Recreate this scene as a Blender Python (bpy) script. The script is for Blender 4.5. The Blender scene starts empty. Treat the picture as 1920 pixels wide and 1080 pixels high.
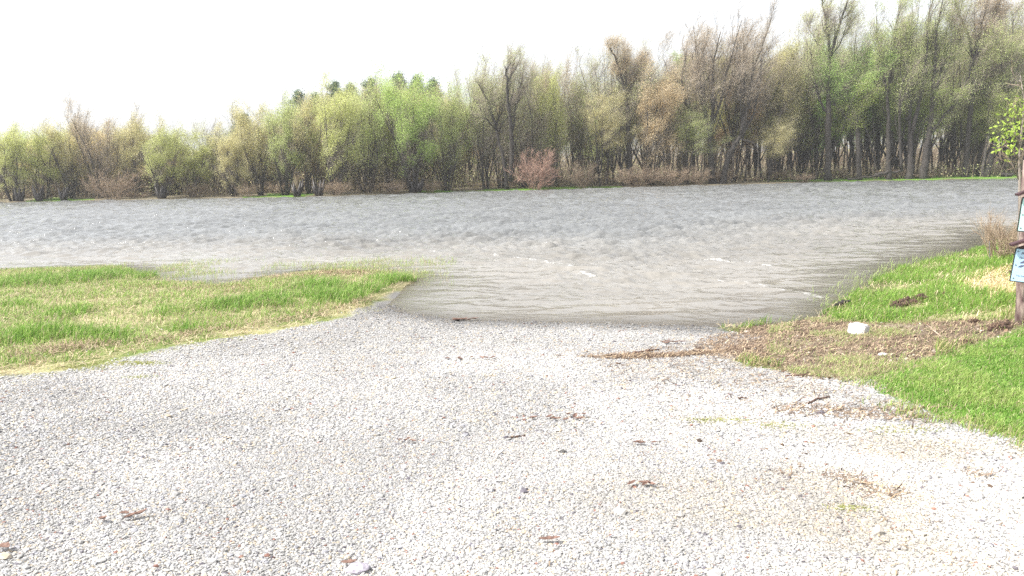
import bpy, math, random
import numpy as np
from mathutils import Vector, Matrix

# ------------------------------------------------------------------ camera, sky, sun, exposure
scene = bpy.context.scene
F = 1500.0                                   # focal length in photo pixels (1920 wide)
PITCH, ROLL = math.radians(8.42), math.radians(1.3)
CAMZ = 2.4                                   # eye above the water
fwd = np.array([0, math.cos(PITCH), -math.sin(PITCH)])
r0_, u0_ = np.array([1.0, 0, 0]), np.array([0, math.sin(PITCH), math.cos(PITCH)])
RGT = math.cos(ROLL) * r0_ - math.sin(ROLL) * u0_
UPV = math.cos(ROLL) * u0_ + math.sin(ROLL) * r0_
cam_data = bpy.data.cameras.new('camera')
cam = bpy.data.objects.new('camera', cam_data)
scene.collection.objects.link(cam)
M = Matrix(((RGT[0], UPV[0], -fwd[0], 0), (RGT[1], UPV[1], -fwd[1], 0), (RGT[2], UPV[2], -fwd[2], CAMZ), (0, 0, 0, 1)))
cam.matrix_world = M
cam_data.sensor_width = 36
cam_data.lens = 36 * F / 1920
cam_data.clip_start = 0.05
cam_data.clip_end = 4000
scene.camera = cam

HAZE = 0.0006
SUN_EL, SUN_AZ = math.radians(50), math.radians(-106)     # azimuth from +Y, negative = to the left
world = bpy.data.worlds.new("World"); scene.world = world; world.use_nodes = True
wn = world.node_tree; wn.nodes.clear()
sky = wn.nodes.new('ShaderNodeTexSky'); sky.sky_type = 'NISHITA'; sky.sun_disc = False
sky.sun_elevation = SUN_EL; sky.sun_rotation = SUN_AZ
sky.air_density = 1.0; sky.dust_density = 3.0; sky.ozone_density = 1.0; sky.altitude = 0
bg = wn.nodes.new('ShaderNodeBackground'); bg.inputs[1].default_value = 0.15
wo = wn.nodes.new('ShaderNodeOutputWorld')
hs = wn.nodes.new('ShaderNodeHueSaturation'); hs.inputs['Saturation'].default_value = 0.22; hs.inputs['Value'].default_value = 1.15
wn.links.new(sky.outputs[0], hs.inputs['Color']); wn.links.new(hs.outputs[0], bg.inputs[0]); wn.links.new(bg.outputs[0], wo.inputs[0])
sl = bpy.data.lights.new('sun', 'SUN'); sl.energy = 3.6; sl.angle = math.radians(0.6); sl.color = (1.0, 0.96, 0.9)
sun = bpy.data.objects.new('sun', sl); scene.collection.objects.link(sun)
sdir = Vector((math.sin(SUN_AZ) * math.cos(SUN_EL), math.cos(SUN_AZ) * math.cos(SUN_EL), math.sin(SUN_EL)))
sun.rotation_euler = sdir.to_track_quat('Z', 'Y').to_euler()
scene.view_settings.view_transform = 'Standard'
scene.view_settings.look = 'None'
scene.view_settings.gamma = 1
scene.view_settings.exposure = 1.0
scene.render.engine = 'CYCLES'
scene.cycles.max_bounces = 6; scene.cycles.transparent_max_bounces = 12
scene.cycles.volume_bounces = 0; scene.cycles.use_denoising = False

rng = np.random.default_rng(7)
random.seed(7)
C = scene.collection

# ------------------------------------------------------------------ pixel <-> world helpers
CAM = np.array([0, 0, CAMZ])
def ray(px, py): return fwd + (px - 960) / F * RGT - (py - 540) / F * UPV
def on_z(px, py, z=0.0):
    d = ray(px, py); t = (z - CAMZ) / d[2]
    return CAM + d * t
def on_y(px, py, Y):
    d = ray(px, py); return CAM + d * (Y / d[1])

# ------------------------------------------------------------------ numpy noise, distances
def _h(ix, iy, s):
    n = (ix * 374761393 + iy * 668265263 + s * 1442695041) & 0xffffffff
    n = ((n ^ (n >> 13)) * 1274126177) & 0xffffffff
    n = n ^ (n >> 16)
    return (n & 0xffff) / 65535.0
def vn(x, y, f, s=0):
    x = np.asarray(x) * f; y = np.asarray(y) * f
    ix = np.floor(x).astype(np.int64); iy = np.floor(y).astype(np.int64)
    fx = x - ix; fy = y - iy; fx = fx * fx * (3 - 2 * fx); fy = fy * fy * (3 - 2 * fy)
    a = _h(ix, iy, s); b = _h(ix + 1, iy, s); c = _h(ix, iy + 1, s); d = _h(ix + 1, iy + 1, s)
    return (a * (1 - fx) + b * fx) * (1 - fy) + (c * (1 - fx) + d * fx) * fy
def fbm(x, y, f, s=0, o=3):
    t = 0; a = 1; w = 0
    for k in range(o):
        t = t + a * vn(x, y, f * 2 ** k, s + k * 17); w += a; a *= 0.5
    return t / w
def smooth(e0, e1, v):
    t = np.clip((v - e0) / (e1 - e0), 0, 1); return t * t * (3 - 2 * t)
def seg_dist(x, y, P, closed):
    d = np.full(x.shape, 1e9); n = len(P)
    for i in range(n if closed else n - 1):
        a = P[i]; b = P[(i + 1) % n]; ex, ey = b[0] - a[0], b[1] - a[1]
        L = ex * ex + ey * ey + 1e-12
        t = np.clip(((x - a[0]) * ex + (y - a[1]) * ey) / L, 0, 1)
        d = np.minimum(d, (x - a[0] - t * ex) ** 2 + (y - a[1] - t * ey) ** 2)
    return np.sqrt(d)
def sdf(x, y, P):
    x = np.asarray(x, float); y = np.asarray(y, float)
    d = seg_dist(x, y, P, True); ins = np.zeros(x.shape, bool); n = len(P)
    for i in range(n):
        x1, y1 = P[i][:2]; x2, y2 = P[(i + 1) % n][:2]
        c = (y1 > y) != (y2 > y)
        with np.errstate(divide='ignore', invalid='ignore'):
            xi = (x2 - x1) * (y - y1) / (y2 - y1 + 1e-15) + x1
        ins ^= c & (x < xi)
    return np.where(ins, d, -d)

# ------------------------------------------------------------------ terrain height
shore_px = [(-60, 512), (0, 509), (100, 505), (215, 503), (262, 515), (310, 527), (400, 535), (470, 527), (540, 516), (640, 508), (730, 512),
            (772, 522), (748, 546), (716, 572), (760, 588), (860, 601), (1000, 604), (1100, 606), (1250, 611), (1380, 614), (1480, 606), (1545, 592),
            (1590, 565), (1640, 532), (1700, 503), (1790, 482), (1850, 466), (1880, 447), (1960, 432)]
NEAR = [tuple(on_z(*p)[:2]) for p in shore_px]
NEAR = [(-300, NEAR[0][1] + 5)] + NEAR + [(300, NEAR[-1][1] + 25), (300, -500), (-300, -500)]
far_px = [(-420, 392), (0, 380), (200, 376), (430, 372), (600, 369), (760, 364), (860, 360), (1000, 357), (1150, 352), (1400, 346), (1560, 341),
          (1700, 338), (1920, 334), (2340, 325)]
FAR = [tuple(on_z(*p)[:2]) for p in far_px]
FARP = [(-900, FAR[0][1] + 30)] + FAR + [(900, FAR[-1][1] + 30), (900, 1500), (-900, 1500)]
pr_ = on_z(1570, 600); pr2_ = on_z(1900, 470)
def right_side(x, y):                       # 1 on the raised bank right of the ramp
    return smooth(0.0, 3.5, x - (pr_[0] - 0.3) - 0.18 * (y - pr_[1]) * (y > pr_[1]))
def height(x, y):
    x = np.asarray(x, float); y = np.asarray(y, float)
    sd = sdf(x, y, NEAR)
    land = 2.2 * (1 - np.exp(-0.066 * np.maximum(sd, 0) / 2.2))
    rs = right_side(x, y) * smooth(0.0, 3.0, sd)
    land = land + 0.28 * rs
    left = smooth(-0.5, -3.0, x) * smooth(0, 1.5, sd)
    land = land * (1 - 0.35 * left * smooth(9, 6, sd)) + 0.05 * left * fbm(x, y, 0.8, 5)
    land = land + 0.02 * (fbm(x, y, 0.7, 9) - 0.5) * smooth(0.3, 2, sd)
    near = np.where(sd > 0, land, np.maximum(0.065 * sd, -1.2))
    near = near + 0.11 * (fbm(x, y, 0.7, 3, 4) - 0.5) * smooth(-1.2, -4, x) * smooth(-2.5, -.5, sd) * smooth(7, 3, sd)
    sf = sdf(x, y, FARP)
    far = np.where(sf > 0, 0.06 * smooth(0, 0.6, sf) + 0.20 * smooth(0, 8, sf) + 0.25 * (fbm(x, y, 0.09, 31) - 0.55) * smooth(3, 8, sf) , np.maximum(0.25 * sf, -1.2))
    far = far + 0.012 * np.maximum(sf - 60, 0)
    return np.maximum(near, far)
def hit(px, py):
    d = ray(px, py); d = d / np.linalg.norm(d)
    t = np.concatenate([np.arange(1.5, 40, 0.04), np.arange(40, 200, 0.5)])
    P = CAM + d * t[:, None]
    hz = np.maximum(height(P[:, 0], P[:, 1]), 0)
    k = np.argmax(P[:, 2] < hz)
    return np.array([P[k, 0], P[k, 1], hz[k]])

# ------------------------------------------------------------------ materials
def new_mat(name):
    m = bpy.data.materials.new(name); m.use_nodes = True
    nt = m.node_tree; nt.nodes.clear()
    out = nt.nodes.new('ShaderNodeOutputMaterial'); bs = nt.nodes.new('ShaderNodeBsdfPrincipled')
    nt.links.new(bs.outputs[0], out.inputs[0])
    return m, nt, bs, out
def N(nt, t, **kw):
    n = nt.nodes.new(t)
    for k, v in kw.items():
        if k in n.bl_rna.properties.keys() and not k.startswith('_'): setattr(n, k, v)
        else: n.inputs[k].default_value = v
    return n
def vcol_mat(name, rough=0.8, transl=0.0, spec=0.3, noise=0.0, nscale=30):
    """material whose albedo is the object's own per-vertex albedo 'col' (each stone, blade, strand has its colour)"""
    m, nt, bs, out = new_mat(name)
    at = N(nt, 'ShaderNodeAttribute', attribute_name='col')
    src = at.outputs['Color']
    if noise:
        tc = N(nt, 'ShaderNodeTexCoord'); nz = N(nt, 'ShaderNodeTexNoise'); nz.inputs['Scale'].default_value = nscale; nz.inputs['Detail'].default_value = 4
        nt.links.new(tc.outputs['Object'], nz.inputs['Vector'])
        mr = N(nt, 'ShaderNodeMapRange'); mr.inputs[3].default_value = 1 - noise; mr.inputs[4].default_value = 1 + noise
        nt.links.new(nz.outputs['Fac'], mr.inputs[0])
        mx = N(nt, 'ShaderNodeVectorMath', operation='SCALE'); nt.links.new(src, mx.inputs[0]); nt.links.new(mr.outputs[0], mx.inputs['Scale'])
        src = mx.outputs[0]
    nt.links.new(src, bs.inputs['Base Color'])
    bs.inputs['Roughness'].default_value = rough; bs.inputs['Specular IOR Level'].default_value = spec
    if transl:
        tr = N(nt, 'ShaderNodeBsdfTranslucent'); nt.links.new(src, tr.inputs[0])
        ms = N(nt, 'ShaderNodeMixShader'); ms.inputs[0].default_value = transl
        nt.links.new(bs.outputs[0], ms.inputs[1]); nt.links.new(tr.outputs[0], ms.inputs[2]); nt.links.new(ms.outputs[0], out.inputs[0])
    return m
def objcol_mat(name, transl=0.0, rough=0.8, var=0.35, mul=1.0, bump=0.0):
    """albedo = the object's own colour, varied per leaf by the attribute 'v'"""
    m, nt, bs, out = new_mat(name)
    oi = N(nt, 'ShaderNodeObjectInfo'); at = N(nt, 'ShaderNodeAttribute', attribute_name='v')
    mr = N(nt, 'ShaderNodeMapRange'); mr.inputs[3].default_value = mul * (1 - var); mr.inputs[4].default_value = mul * (1 + var)
    nt.links.new(at.outputs['Fac'], mr.inputs[0])
    mx = N(nt, 'ShaderNodeVectorMath', operation='SCALE'); nt.links.new(oi.outputs['Color'], mx.inputs[0]); nt.links.new(mr.outputs[0], mx.inputs['Scale'])
    nt.links.new(mx.outputs[0], bs.inputs['Base Color']); bs.inputs['Roughness'].default_value = rough; bs.inputs['Specular IOR Level'].default_value = 0.25
    if transl:
        tr = N(nt, 'ShaderNodeBsdfTranslucent'); nt.links.new(mx.outputs[0], tr.inputs[0])
        ms = N(nt, 'ShaderNodeMixShader'); ms.inputs[0].default_value = transl
        nt.links.new(bs.outputs[0], ms.inputs[1]); nt.links.new(tr.outputs[0], ms.inputs[2]); nt.links.new(ms.outputs[0], out.inputs[0])
    return m
def noise_mat(name, c1, c2, scale=6, rough=0.85, stretch=(1, 1, 1), bump=0.3, detail=5, metal=0):
    m, nt, bs, out = new_mat(name)
    tc = N(nt, 'ShaderNodeTexCoord'); mp = N(nt, 'ShaderNodeMapping'); mp.inputs['Scale'].default_value = stretch
    nz = N(nt, 'ShaderNodeTexNoise'); nz.inputs['Scale'].default_value = scale; nz.inputs['Detail'].default_value = detail
    cr = N(nt, 'ShaderNodeValToRGB'); cr.color_ramp.elements[0].color = (*c1, 1); cr.color_ramp.elements[1].color = (*c2, 1)
    cr.color_ramp.elements[0].position = 0.35; cr.color_ramp.elements[1].position = 0.65
    nt.links.new(tc.outputs['Object'], mp.inputs[0]); nt.links.new(mp.outputs[0], nz.inputs['Vector']); nt.links.new(nz.outputs['Fac'], cr.inputs[0])
    nt.links.new(cr.outputs[0], bs.inputs['Base Color']); bs.inputs['Roughness'].default_value = rough; bs.inputs['Metallic'].default_value = metal
    if bump:
        bp = N(nt, 'ShaderNodeBump'); bp.inputs['Strength'].default_value = bump; bp.inputs['Distance'].default_value = 0.02
        nt.links.new(nz.outputs['Fac'], bp.inputs['Height']); nt.links.new(bp.outputs[0], bs.inputs['Normal'])
    return m
MAT = {}
MAT['stone'] = vcol_mat('limestone', 0.75, noise=0.12, nscale=120)
MAT['blade'] = vcol_mat('grass_blade', 0.55, transl=0.42, spec=0.3)
MAT['straw'] = vcol_mat('dead_straw', 0.75, transl=0.15, spec=0.2)
MAT['leaf'] = objcol_mat('tree_leaf', transl=0.5, rough=0.6, var=0.45)
MAT['twig'] = noise_mat('twig_bark', (0.30, 0.25, 0.20), (0.46, 0.40, 0.32), 3, bump=0)
MAT['bark'] = noise_mat('grey_bark', (0.022, 0.019, 0.016), (0.07, 0.06, 0.05), 5, stretch=(3, 3, 0.5), bump=0.6)
MAT['pale_bark'] = noise_mat('pale_bark', (0.12, 0.10, 0.085), (0.28, 0.24, 0.21), 5, stretch=(3, 3, 0.5), bump=0.4)
MAT['red_twig'] = noise_mat('red_brown_stems', (0.24, 0.145, 0.11), (0.44, 0.29, 0.22), 3, bump=0)
MAT['tan_twig'] = noise_mat('tan_stems', (0.22, 0.16, 0.11), (0.4, 0.31, 0.22), 3, bump=0)
MAT['stick'] = noise_mat('brown_stick', (0.06, 0.035, 0.025), (0.16, 0.09, 0.065), 30)
MAT['pale_stick'] = noise_mat('pale_stick', (0.3, 0.22, 0.16), (0.5, 0.4, 0.32), 30)
MAT['wet_log'] = noise_mat('wet_black_wood', (0.012, 0.01, 0.009), (0.04, 0.032, 0.026), 20, rough=0.5)
MAT['red_leaf'] = noise_mat('rusty_dead_leaf', (0.10, 0.055, 0.042), (0.21, 0.13, 0.10), 60)
MAT['clod'] = noise_mat('dark_earth', (0.03, 0.018, 0.013), (0.11, 0.065, 0.045), 25, bump=0.8)
MAT['foam'] = noise_mat('white_foam_block', (0.5, 0.47, 0.47), (0.62, 0.6, 0.6), 40, rough=0.9, bump=0.15)
MAT['lilac'] = noise_mat('grey_lilac_stone', (0.26, 0.24, 0.28), (0.4, 0.37, 0.42), 40, rough=0.8, bump=0.2)
MAT['post'] = noise_mat('weathered_post', (0.09, 0.05, 0.05), (0.34, 0.27, 0.23), 7, stretch=(2, 2, 0.6), bump=0.5)
MAT['roofwood'] = noise_mat('dark_stained_board', (0.035, 0.014, 0.017), (0.075, 0.03, 0.035), 12, rough=0.6, stretch=(1, 4, 4), bump=0.2)
MAT['panel'] = noise_mat('pale_blue_sign_face', (0.38, 0.55, 0.74), (0.42, 0.6, 0.78), 2, rough=0.35, bump=0)
MAT['panel_teal'] = noise_mat('pale_mint_sign_face', (0.42, 0.62, 0.62), (0.47, 0.67, 0.66), 2, rough=0.35, bump=0)
MAT['signframe'] = noise_mat('dark_sign_edge', (0.02, 0.03, 0.025), (0.05, 0.06, 0.05), 20, rough=0.5, bump=0)
MAT['ink'] = noise_mat('dark_blue_ink', (0.02, 0.025, 0.12), (0.03, 0.035, 0.16), 20, rough=0.5, bump=0)
MAT['ink_grey'] = noise_mat('grey_ink', (0.08, 0.09, 0.16), (0.12, 0.13, 0.2), 20, rough=0.5, bump=0)
MAT['bolt'] = noise_mat('bolt_metal', (0.1, 0.1, 0.1), (0.2, 0.2, 0.2), 20, rough=0.4, bump=0, metal=1)
MAT['rod'] = noise_mat('dull_grey_rod', (0.1, 0.1, 0.1), (0.18, 0.17, 0.16), 20, rough=0.6, bump=0)
MAT['needle'] = objcol_mat('pine_needles', transl=0.15, var=0.4)

# ------------------------------------------------------------------ mesh helpers
def np_mesh(name, V, faces, mats, attrs=None, midx=None, smooth_=False):
    """V (n,3); faces = list of (m,k) int arrays (k = 3 or 4)"""
    V = np.asarray(V, np.float32); me = bpy.data.meshes.new(name)
    faces = [np.asarray(f, np.int32) for f in faces if len(f)]
    loops = np.concatenate([f.ravel() for f in faces]); tot = np.concatenate([np.full(len(f), f.shape[1], np.int32) for f in faces])
    st = np.concatenate([[0], np.cumsum(tot)[:-1]]).astype(np.int32)
    me.vertices.add(len(V)); me.vertices.foreach_set('co', V.ravel())
    me.loops.add(len(loops)); me.loops.foreach_set('vertex_index', loops)
    me.polygons.add(len(tot)); me.polygons.foreach_set('loop_start', st); me.polygons.foreach_set('loop_total', tot)
    for m in (mats if isinstance(mats, (list, tuple)) else [mats]): me.materials.append(m)
    if midx is not None: me.polygons.foreach_set('material_index', np.asarray(midx, np.int32))
    me.polygons.foreach_set('use_smooth', np.full(len(tot), smooth_, bool))
    for k, a in (attrs or {}).items():
        a = np.asarray(a, np.float32)
        if a.ndim == 1:
            at = me.attributes.new(k, 'FLOAT', 'POINT'); at.data.foreach_set('value', a)
        else:
            if a.shape[1] == 3: a = np.concatenate([a, np.ones((len(a), 1), np.float32)], 1)
            at = me.color_attributes.new(k, 'FLOAT_COLOR', 'POINT'); at.data.foreach_set('color', a.ravel())
    me.update(); return me
def link(name, me, parent=None, loc=None):
    o = bpy.data.objects.new(name, me); C.objects.link(o)
    if parent is not None: o.parent = parent
    if loc is not None: o.location = loc
    return o
def tag(o, label=None, cat=None, group=None, kind=None):
    for k, v in (('label', label), ('category', cat), ('group', group), ('kind', kind)):
        if v: o[k] = v
    return o
def empty(name, loc): return link(name, None, None, loc)

# ------------------------------------------------------------------ zones of the near ground (world polygons)
def world_poly(pxs, extra=()): return [tuple(hit(*p)[:2]) for p in pxs] + list(extra)
gravel_left = [(0, 716), (90, 700), (180, 690), (260, 668), (330, 655), (430, 636), (560, 612), (640, 594), (700, 577)]
gravel_right = [(1390, 632), (1330, 655), (1440, 690), (1600, 715), (1650, 757), (1740, 795), (1830, 820), (1918, 838)]
gl = [tuple(hit(*p)[:2]) for p in gravel_left]; gr = [tuple(hit(*p)[:2]) for p in gravel_right]
GRAVEL = [(gl[0][0] - 6, gl[0][1] - 1.8)] + gl + [(gl[-1][0] + 0.4, gl[-1][1] + 3), (gr[0][0] + 0.2, gr[0][1] + 3)] + gr + [(gr[-1][0] + 8, gr[-1][1] - 2.4), (14, -60), (-14, -60)]
DIRT = world_poly([(1395, 611), (1480, 598), (1550, 584), (1590, 602), (1650, 606), (1760, 600), (1900, 600), (1915, 625), (1800, 655), (1700, 690), (1630, 716), (1500, 704),
                   (1440, 688), (1330, 672), (1300, 655)])
LAWN = world_poly([(1610, 718), (1690, 690), (1790, 655), (1918, 618)]); LAWN = LAWN + [(LAWN[-1][0] + 9, LAWN[-1][1] + 3), (LAWN[-1][0] + 9, 0)] + world_poly([(1918, 832), (1850, 815), (1790, 800), (1740, 770), (1660, 742)])
TANP = world_poly([(1800, 535), (1850, 510), (1918, 500), (1918, 555), (1880, 556)])
DEBRIS = [tuple(hit(*p)[:2]) for p in [(1052, 668), (1120, 670), (1250, 668), (1330, 662), (1420, 650)]]
BROWNS = [[tuple(hit(*p)[:2]) for p in q] for q in ([(1570, 890), (1610, 905), (1650, 925)], [(1820, 885), (1850, 893)], [(1450, 885), (1490, 895)], [(1500, 770), (1600, 775), (1700, 780)])]
def zones(x, y):
    wob = 0.5 * (fbm(x, y, 1.4, 40, 4) - 0.5)
    g = sdf(x, y, GRAVEL) + wob * 1.8
    gravel = smooth(-0.12, 0.12, g)
    dirt = smooth(-0.2, 0.25, sdf(x, y, DIRT) + wob)
    lawn = smooth(-0.1, 0.1, sdf(x, y, LAWN) + wob * 0.7)
    tan = smooth(-0.3, 0.3, sdf(x, y, TANP) + wob)
    deb = smooth(0.17, 0.03, seg_dist(x, y, DEBRIS, False) + wob * 0.7 - 0.01) * (.45 + .55 * smooth(.30, .50, fbm(x, y, 2.4, 43, 3)))
    br = np.zeros(np.shape(x))
    for q, w in zip(BROWNS, (0.12, 0.07, 0.06, 0.2)): br = np.maximum(br, smooth(w * 1.6, w * 0.5, seg_dist(x, y, q, False) + wob * 0.25))
    return gravel, dirt, lawn, tan, deb, br

# ------------------------------------------------------------------ terrain sheet
def polar(th, r):
    T, R = np.meshgrid(th, r); return (R * np.sin(T)).ravel(), (R * np.cos(T)).ravel(), T.shape
def grid_faces(nr, nt, wrap=False):
    i = np.arange(nr - 1)[:, None]; j = np.arange(nt if wrap else nt - 1)[None, :]; j2 = (j + 1) % nt
    return np.stack([i * nt + j, (i + 0) * nt + j2, (i + 1) * nt + j2, (i + 1) * nt + j], -1).reshape(-1, 4)
fa = np.radians(np.linspace(-44, 44, 620)); ca = np.radians(np.linspace(46, 314, 70))
th = np.concatenate([fa, ca]); rr = np.concatenate([[0.02, 0.4, 0.9], np.geomspace(1.4, 24, 420), np.geomspace(24.5, 900, 150)])
X, Y, shp = polar(th, rr)
Z = height(X, Y)
gv, dirt, lawn, tan, deb, br = zones(X, Y)
n1 = fbm(X, Y, 1.1, 60, 4)[:, None]; n2 = fbm(X, Y, 6.0, 70, 3)[:, None]; n3 = fbm(X, Y, 0.35, 80, 3)[:, None]
def mixc(a, b, t): return a * (1 - t) + b * t
A = lambda *c: np.array(c)
soil = mixc(A(.12, .09, .065), A(.24, .195, .145), smooth(.3, .7, n2 * .5 + n1 * .5))
grassg = mixc(A(.14, .19, .05), A(.34, .31, .17), smooth(0.35, 0.7, n1 * 0.6 + n2 * 0.4))
col = np.where(Y[:, None] > 45, mixc(A(.11, .095, .065), A(.22, .19, .13), n1), grassg)
col = mixc(col, soil, dirt[:, None]); col = mixc(col, mixc(A(.42, .33, .17), A(.5, .42, .25), n2), tan[:, None])
col = mixc(col, mixc(A(.07, .16, .02), A(.14, .22, .04), n2), lawn[:, None])
gcol = mixc(A(.39, .38, .365), A(.47, .46, .44), smooth(.25, .75, n3)) * (0.85 + 0.3 * n2)
gw = smooth(-0.5, 5, X - 0.45 * Y + 2.0)[:, None] * smooth(.35, .75, n1)    # yellower, dirtier stone towards the right
gcol = mixc(gcol, A(.50, .45, .37), gw * 0.55)
col = mixc(col, gcol, gv[:, None])
col = mixc(col, mixc(A(.22, .15, .10), A(.36, .27, .19), n2), np.clip(deb + br * 0.75, 0, 1)[:, None])
wet = smooth(0.07, 0.0, Z + 0.05 * (n1[:, 0] - 0.5)) * (Y < 40)
col = col * (1 - 0.45 * wet[:, None])
sf_ = sdf(X, Y, FARP)
lush = smooth(0.2, 1.0, sf_) * smooth(9, 4, sf_) * (fbm(X, Y, 0.12, 90, 2) > 0.46) * (np.abs(X / Y) < 2)
lush2 = smooth(0.2, 1.2, sf_) * smooth(16, 9, sf_) * smooth(0.36, 0.42, X / np.maximum(Y, 1))
col = mixc(col, A(.13, .25, .035), np.clip(lush + lush2, 0, 1)[:, None] * (Y[:, None] > 45))
col = np.where((Z < -0.15)[:, None], A(.13, .11, .08), col)
gm, nt, bs, out = new_mat('ground')
at = N(nt, 'ShaderNodeAttribute', attribute_name='col'); ag = N(nt, 'ShaderNodeAttribute', attribute_name='gravel')
geo = N(nt, 'ShaderNodeNewGeometry')
vo = N(nt, 'ShaderNodeTexVoronoi'); vo.inputs['Scale'].default_value = 46; vo.inputs['Randomness'].default_value = 1
nt.links.new(geo.outputs['Position'], vo.inputs['Vector'])
sp = N(nt, 'ShaderNodeSeparateColor'); nt.links.new(vo.outputs['Color'], sp.inputs[0])
mr = N(nt, 'ShaderNodeMapRange'); mr.inputs[3].default_value = 0.75; mr.inputs[4].default_value = 1.15; nt.links.new(sp.outputs[0], mr.inputs[0])
dk = N(nt, 'ShaderNodeMapRange'); dk.inputs[1].default_value = 0.2; dk.inputs[2].default_value = 0.6; dk.inputs[3].default_value = 1; dk.inputs[4].default_value = 0.72; nt.links.new(vo.outputs['Distance'], dk.inputs[0])
ml = N(nt, 'ShaderNodeMath', operation='MULTIPLY'); nt.links.new(mr.outputs[0], ml.inputs[0]); nt.links.new(dk.outputs[0], ml.inputs[1])
nz = N(nt, 'ShaderNodeTexNoise'); nz.inputs['Scale'].default_value = 35; nz.inputs['Detail'].default_value = 5; nt.links.new(geo.outputs['Position'], nz.inputs['Vector'])
mr2 = N(nt, 'ShaderNodeMapRange'); mr2.inputs[1].default_value = .3; mr2.inputs[2].default_value = .7; mr2.inputs[3].default_value = 0.6; mr2.inputs[4].default_value = 1.35; nt.links.new(nz.outputs['Fac'], mr2.inputs[0])
mf = N(nt, 'ShaderNodeMix', data_type='FLOAT'); nt.links.new(ag.outputs['Fac'], mf.inputs[0]); nt.links.new(mr2.outputs[0], mf.inputs[2]); nt.links.new(ml.outputs[0], mf.inputs[3])
sc = N(nt, 'ShaderNodeVectorMath', operation='SCALE'); nt.links.new(at.outputs['Color'], sc.inputs[0]); nt.links.new(mf.outputs[0], sc.inputs['Scale'])
nt.links.new(sc.outputs[0], bs.inputs['Base Color']); bs.inputs['Roughness'].default_value = 0.9; bs.inputs['Specular IOR Level'].default_value = 0.15
iv = N(nt, 'ShaderNodeMath', operation='MULTIPLY'); iv.inputs[1].default_value = -1; nt.links.new(vo.outputs['Distance'], iv.inputs[0])
mh = N(nt, 'ShaderNodeMix', data_type='FLOAT'); nt.links.new(ag.outputs['Fac'], mh.inputs[0]); nt.links.new(nz.outputs['Fac'], mh.inputs[2]); nt.links.new(iv.outputs[0], mh.inputs[3])
bp = N(nt, 'ShaderNodeBump'); bp.inputs['Strength'].default_value = 0.9; bp.inputs['Distance'].default_value = 0.02
nt.links.new(mh.outputs[0], bp.inputs['Height']); nt.links.new(bp.outputs[0], bs.inputs['Normal'])
me = np_mesh('ground', np.stack([X, Y, Z], 1), [grid_faces(*shp, wrap=True)[:, ::-1]], gm, {'col': np.clip(col, 0, 1), 'gravel': gv * (1 - deb) * (Z > -0.1)}, smooth_=True)
tag(link('ground', me), kind='structure')

# ------------------------------------------------------------------ water
wth = np.concatenate([np.radians(np.linspace(-86, -41, 30))[:-1], np.radians(np.linspace(-41, 41, 760)), np.radians(np.linspace(41, 86, 30))[1:]])
wr = np.concatenate([np.geomspace(8.5, 105, 900), np.geomspace(107, 900, 40)])
X, Y, shp = polar(wth, wr); R = np.hypot(X, Y)
sd = -sdf(X, Y, NEAR); Zw = np.zeros_like(X); dep = -height(X, Y)
chop = 0.14 + 0.86 * smooth(0.5, 9, sd) ; chop = chop * (0.85 + 0.3 * fbm(X, Y * 1.5, 0.3, 101, 3))
sheet = R * 0.0030
wrng = np.random.default_rng(3)
for k in range(90):
    lam = 0.16 * (1.7 / 0.16) ** wrng.random() ** 1.15; ang = math.radians(-82 + wrng.normal() * 32); a = 0.0086 * lam ** 0.7 * (1.2 if lam > .5 else 1)
    kx, ky = math.cos(ang) * 2 * math.pi / lam, math.sin(ang) * 2 * math.pi / lam
    ph = wrng.random() * 6.28 + 2.0 * vn(X, Y, 0.25 / lam ** .5, 200 + k)
    s_ = np.sin(kx * X + ky * Y + ph)
    fade = smooth(2.0, 3.5, lam / sheet)
    Zw += a * fade * (s_ + 0.35 * (s_ * s_ - 0.5)) * chop
foam = np.zeros_like(X)
for q, w in (([(925, 481), (960, 486), (1010, 490), (1060, 499), (1085, 501)], 0.22), ([(1270, 488), (1330, 489), (1400, 495), (1440, 500)], 0.22),
             ([(1345, 526), (1400, 533), (1450, 542), (1530, 556), (1560, 562)], 0.15), ([(800, 470), (860, 476)], 0.15), ([(1090, 512), (1130, 522)], 0.1)):
    P = [tuple(on_z(*p)[:2]) for p in q]
    d = seg_dist(X, Y, P, False) + 0.35 * (fbm(X, Y, 2.2, 111, 3) - 0.5)
    foam = np.maximum(foam, smooth(w, 0.0, d)); Zw += 0.035 * smooth(w * 3, 0, d)
edge = seg_dist(X, Y, NEAR[13:22], False)
foam = np.maximum(foam, 0.25 * smooth(0.10, 0.02, edge + 0.1 * (fbm(X, Y, 3, 131) - 0.5)))
Zw = Zw * smooth(0.0, 0.12, np.maximum(dep, 0) + 0.01)
wm, nt, bs, out = new_mat('river_water')
bs.inputs['IOR'].default_value = 1.33; bs.inputs['Roughness'].default_value = 0.09
geo = N(nt, 'ShaderNodeNewGeometry'); mp = N(nt, 'ShaderNodeMapping'); mp.inputs['Scale'].default_value = (1.0, 2.0, 1); mp.inputs['Rotation'].default_value = (0, 0, math.radians(-7))
nt.links.new(geo.outputs['Position'], mp.inputs[0])
n1_ = N(nt, 'ShaderNodeTexNoise'); n1_.inputs['Scale'].default_value = 3.4; n1_.inputs['Detail'].default_value = 3; nt.links.new(mp.outputs[0], n1_.inputs['Vector'])
n2_ = N(nt, 'ShaderNodeTexNoise'); n2_.inputs['Scale'].default_value = 8; n2_.inputs['Detail'].default_value = 3; nt.links.new(mp.outputs[0], n2_.inputs['Vector'])
ad = N(nt, 'ShaderNodeAttribute', attribute_name='chop')
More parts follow.
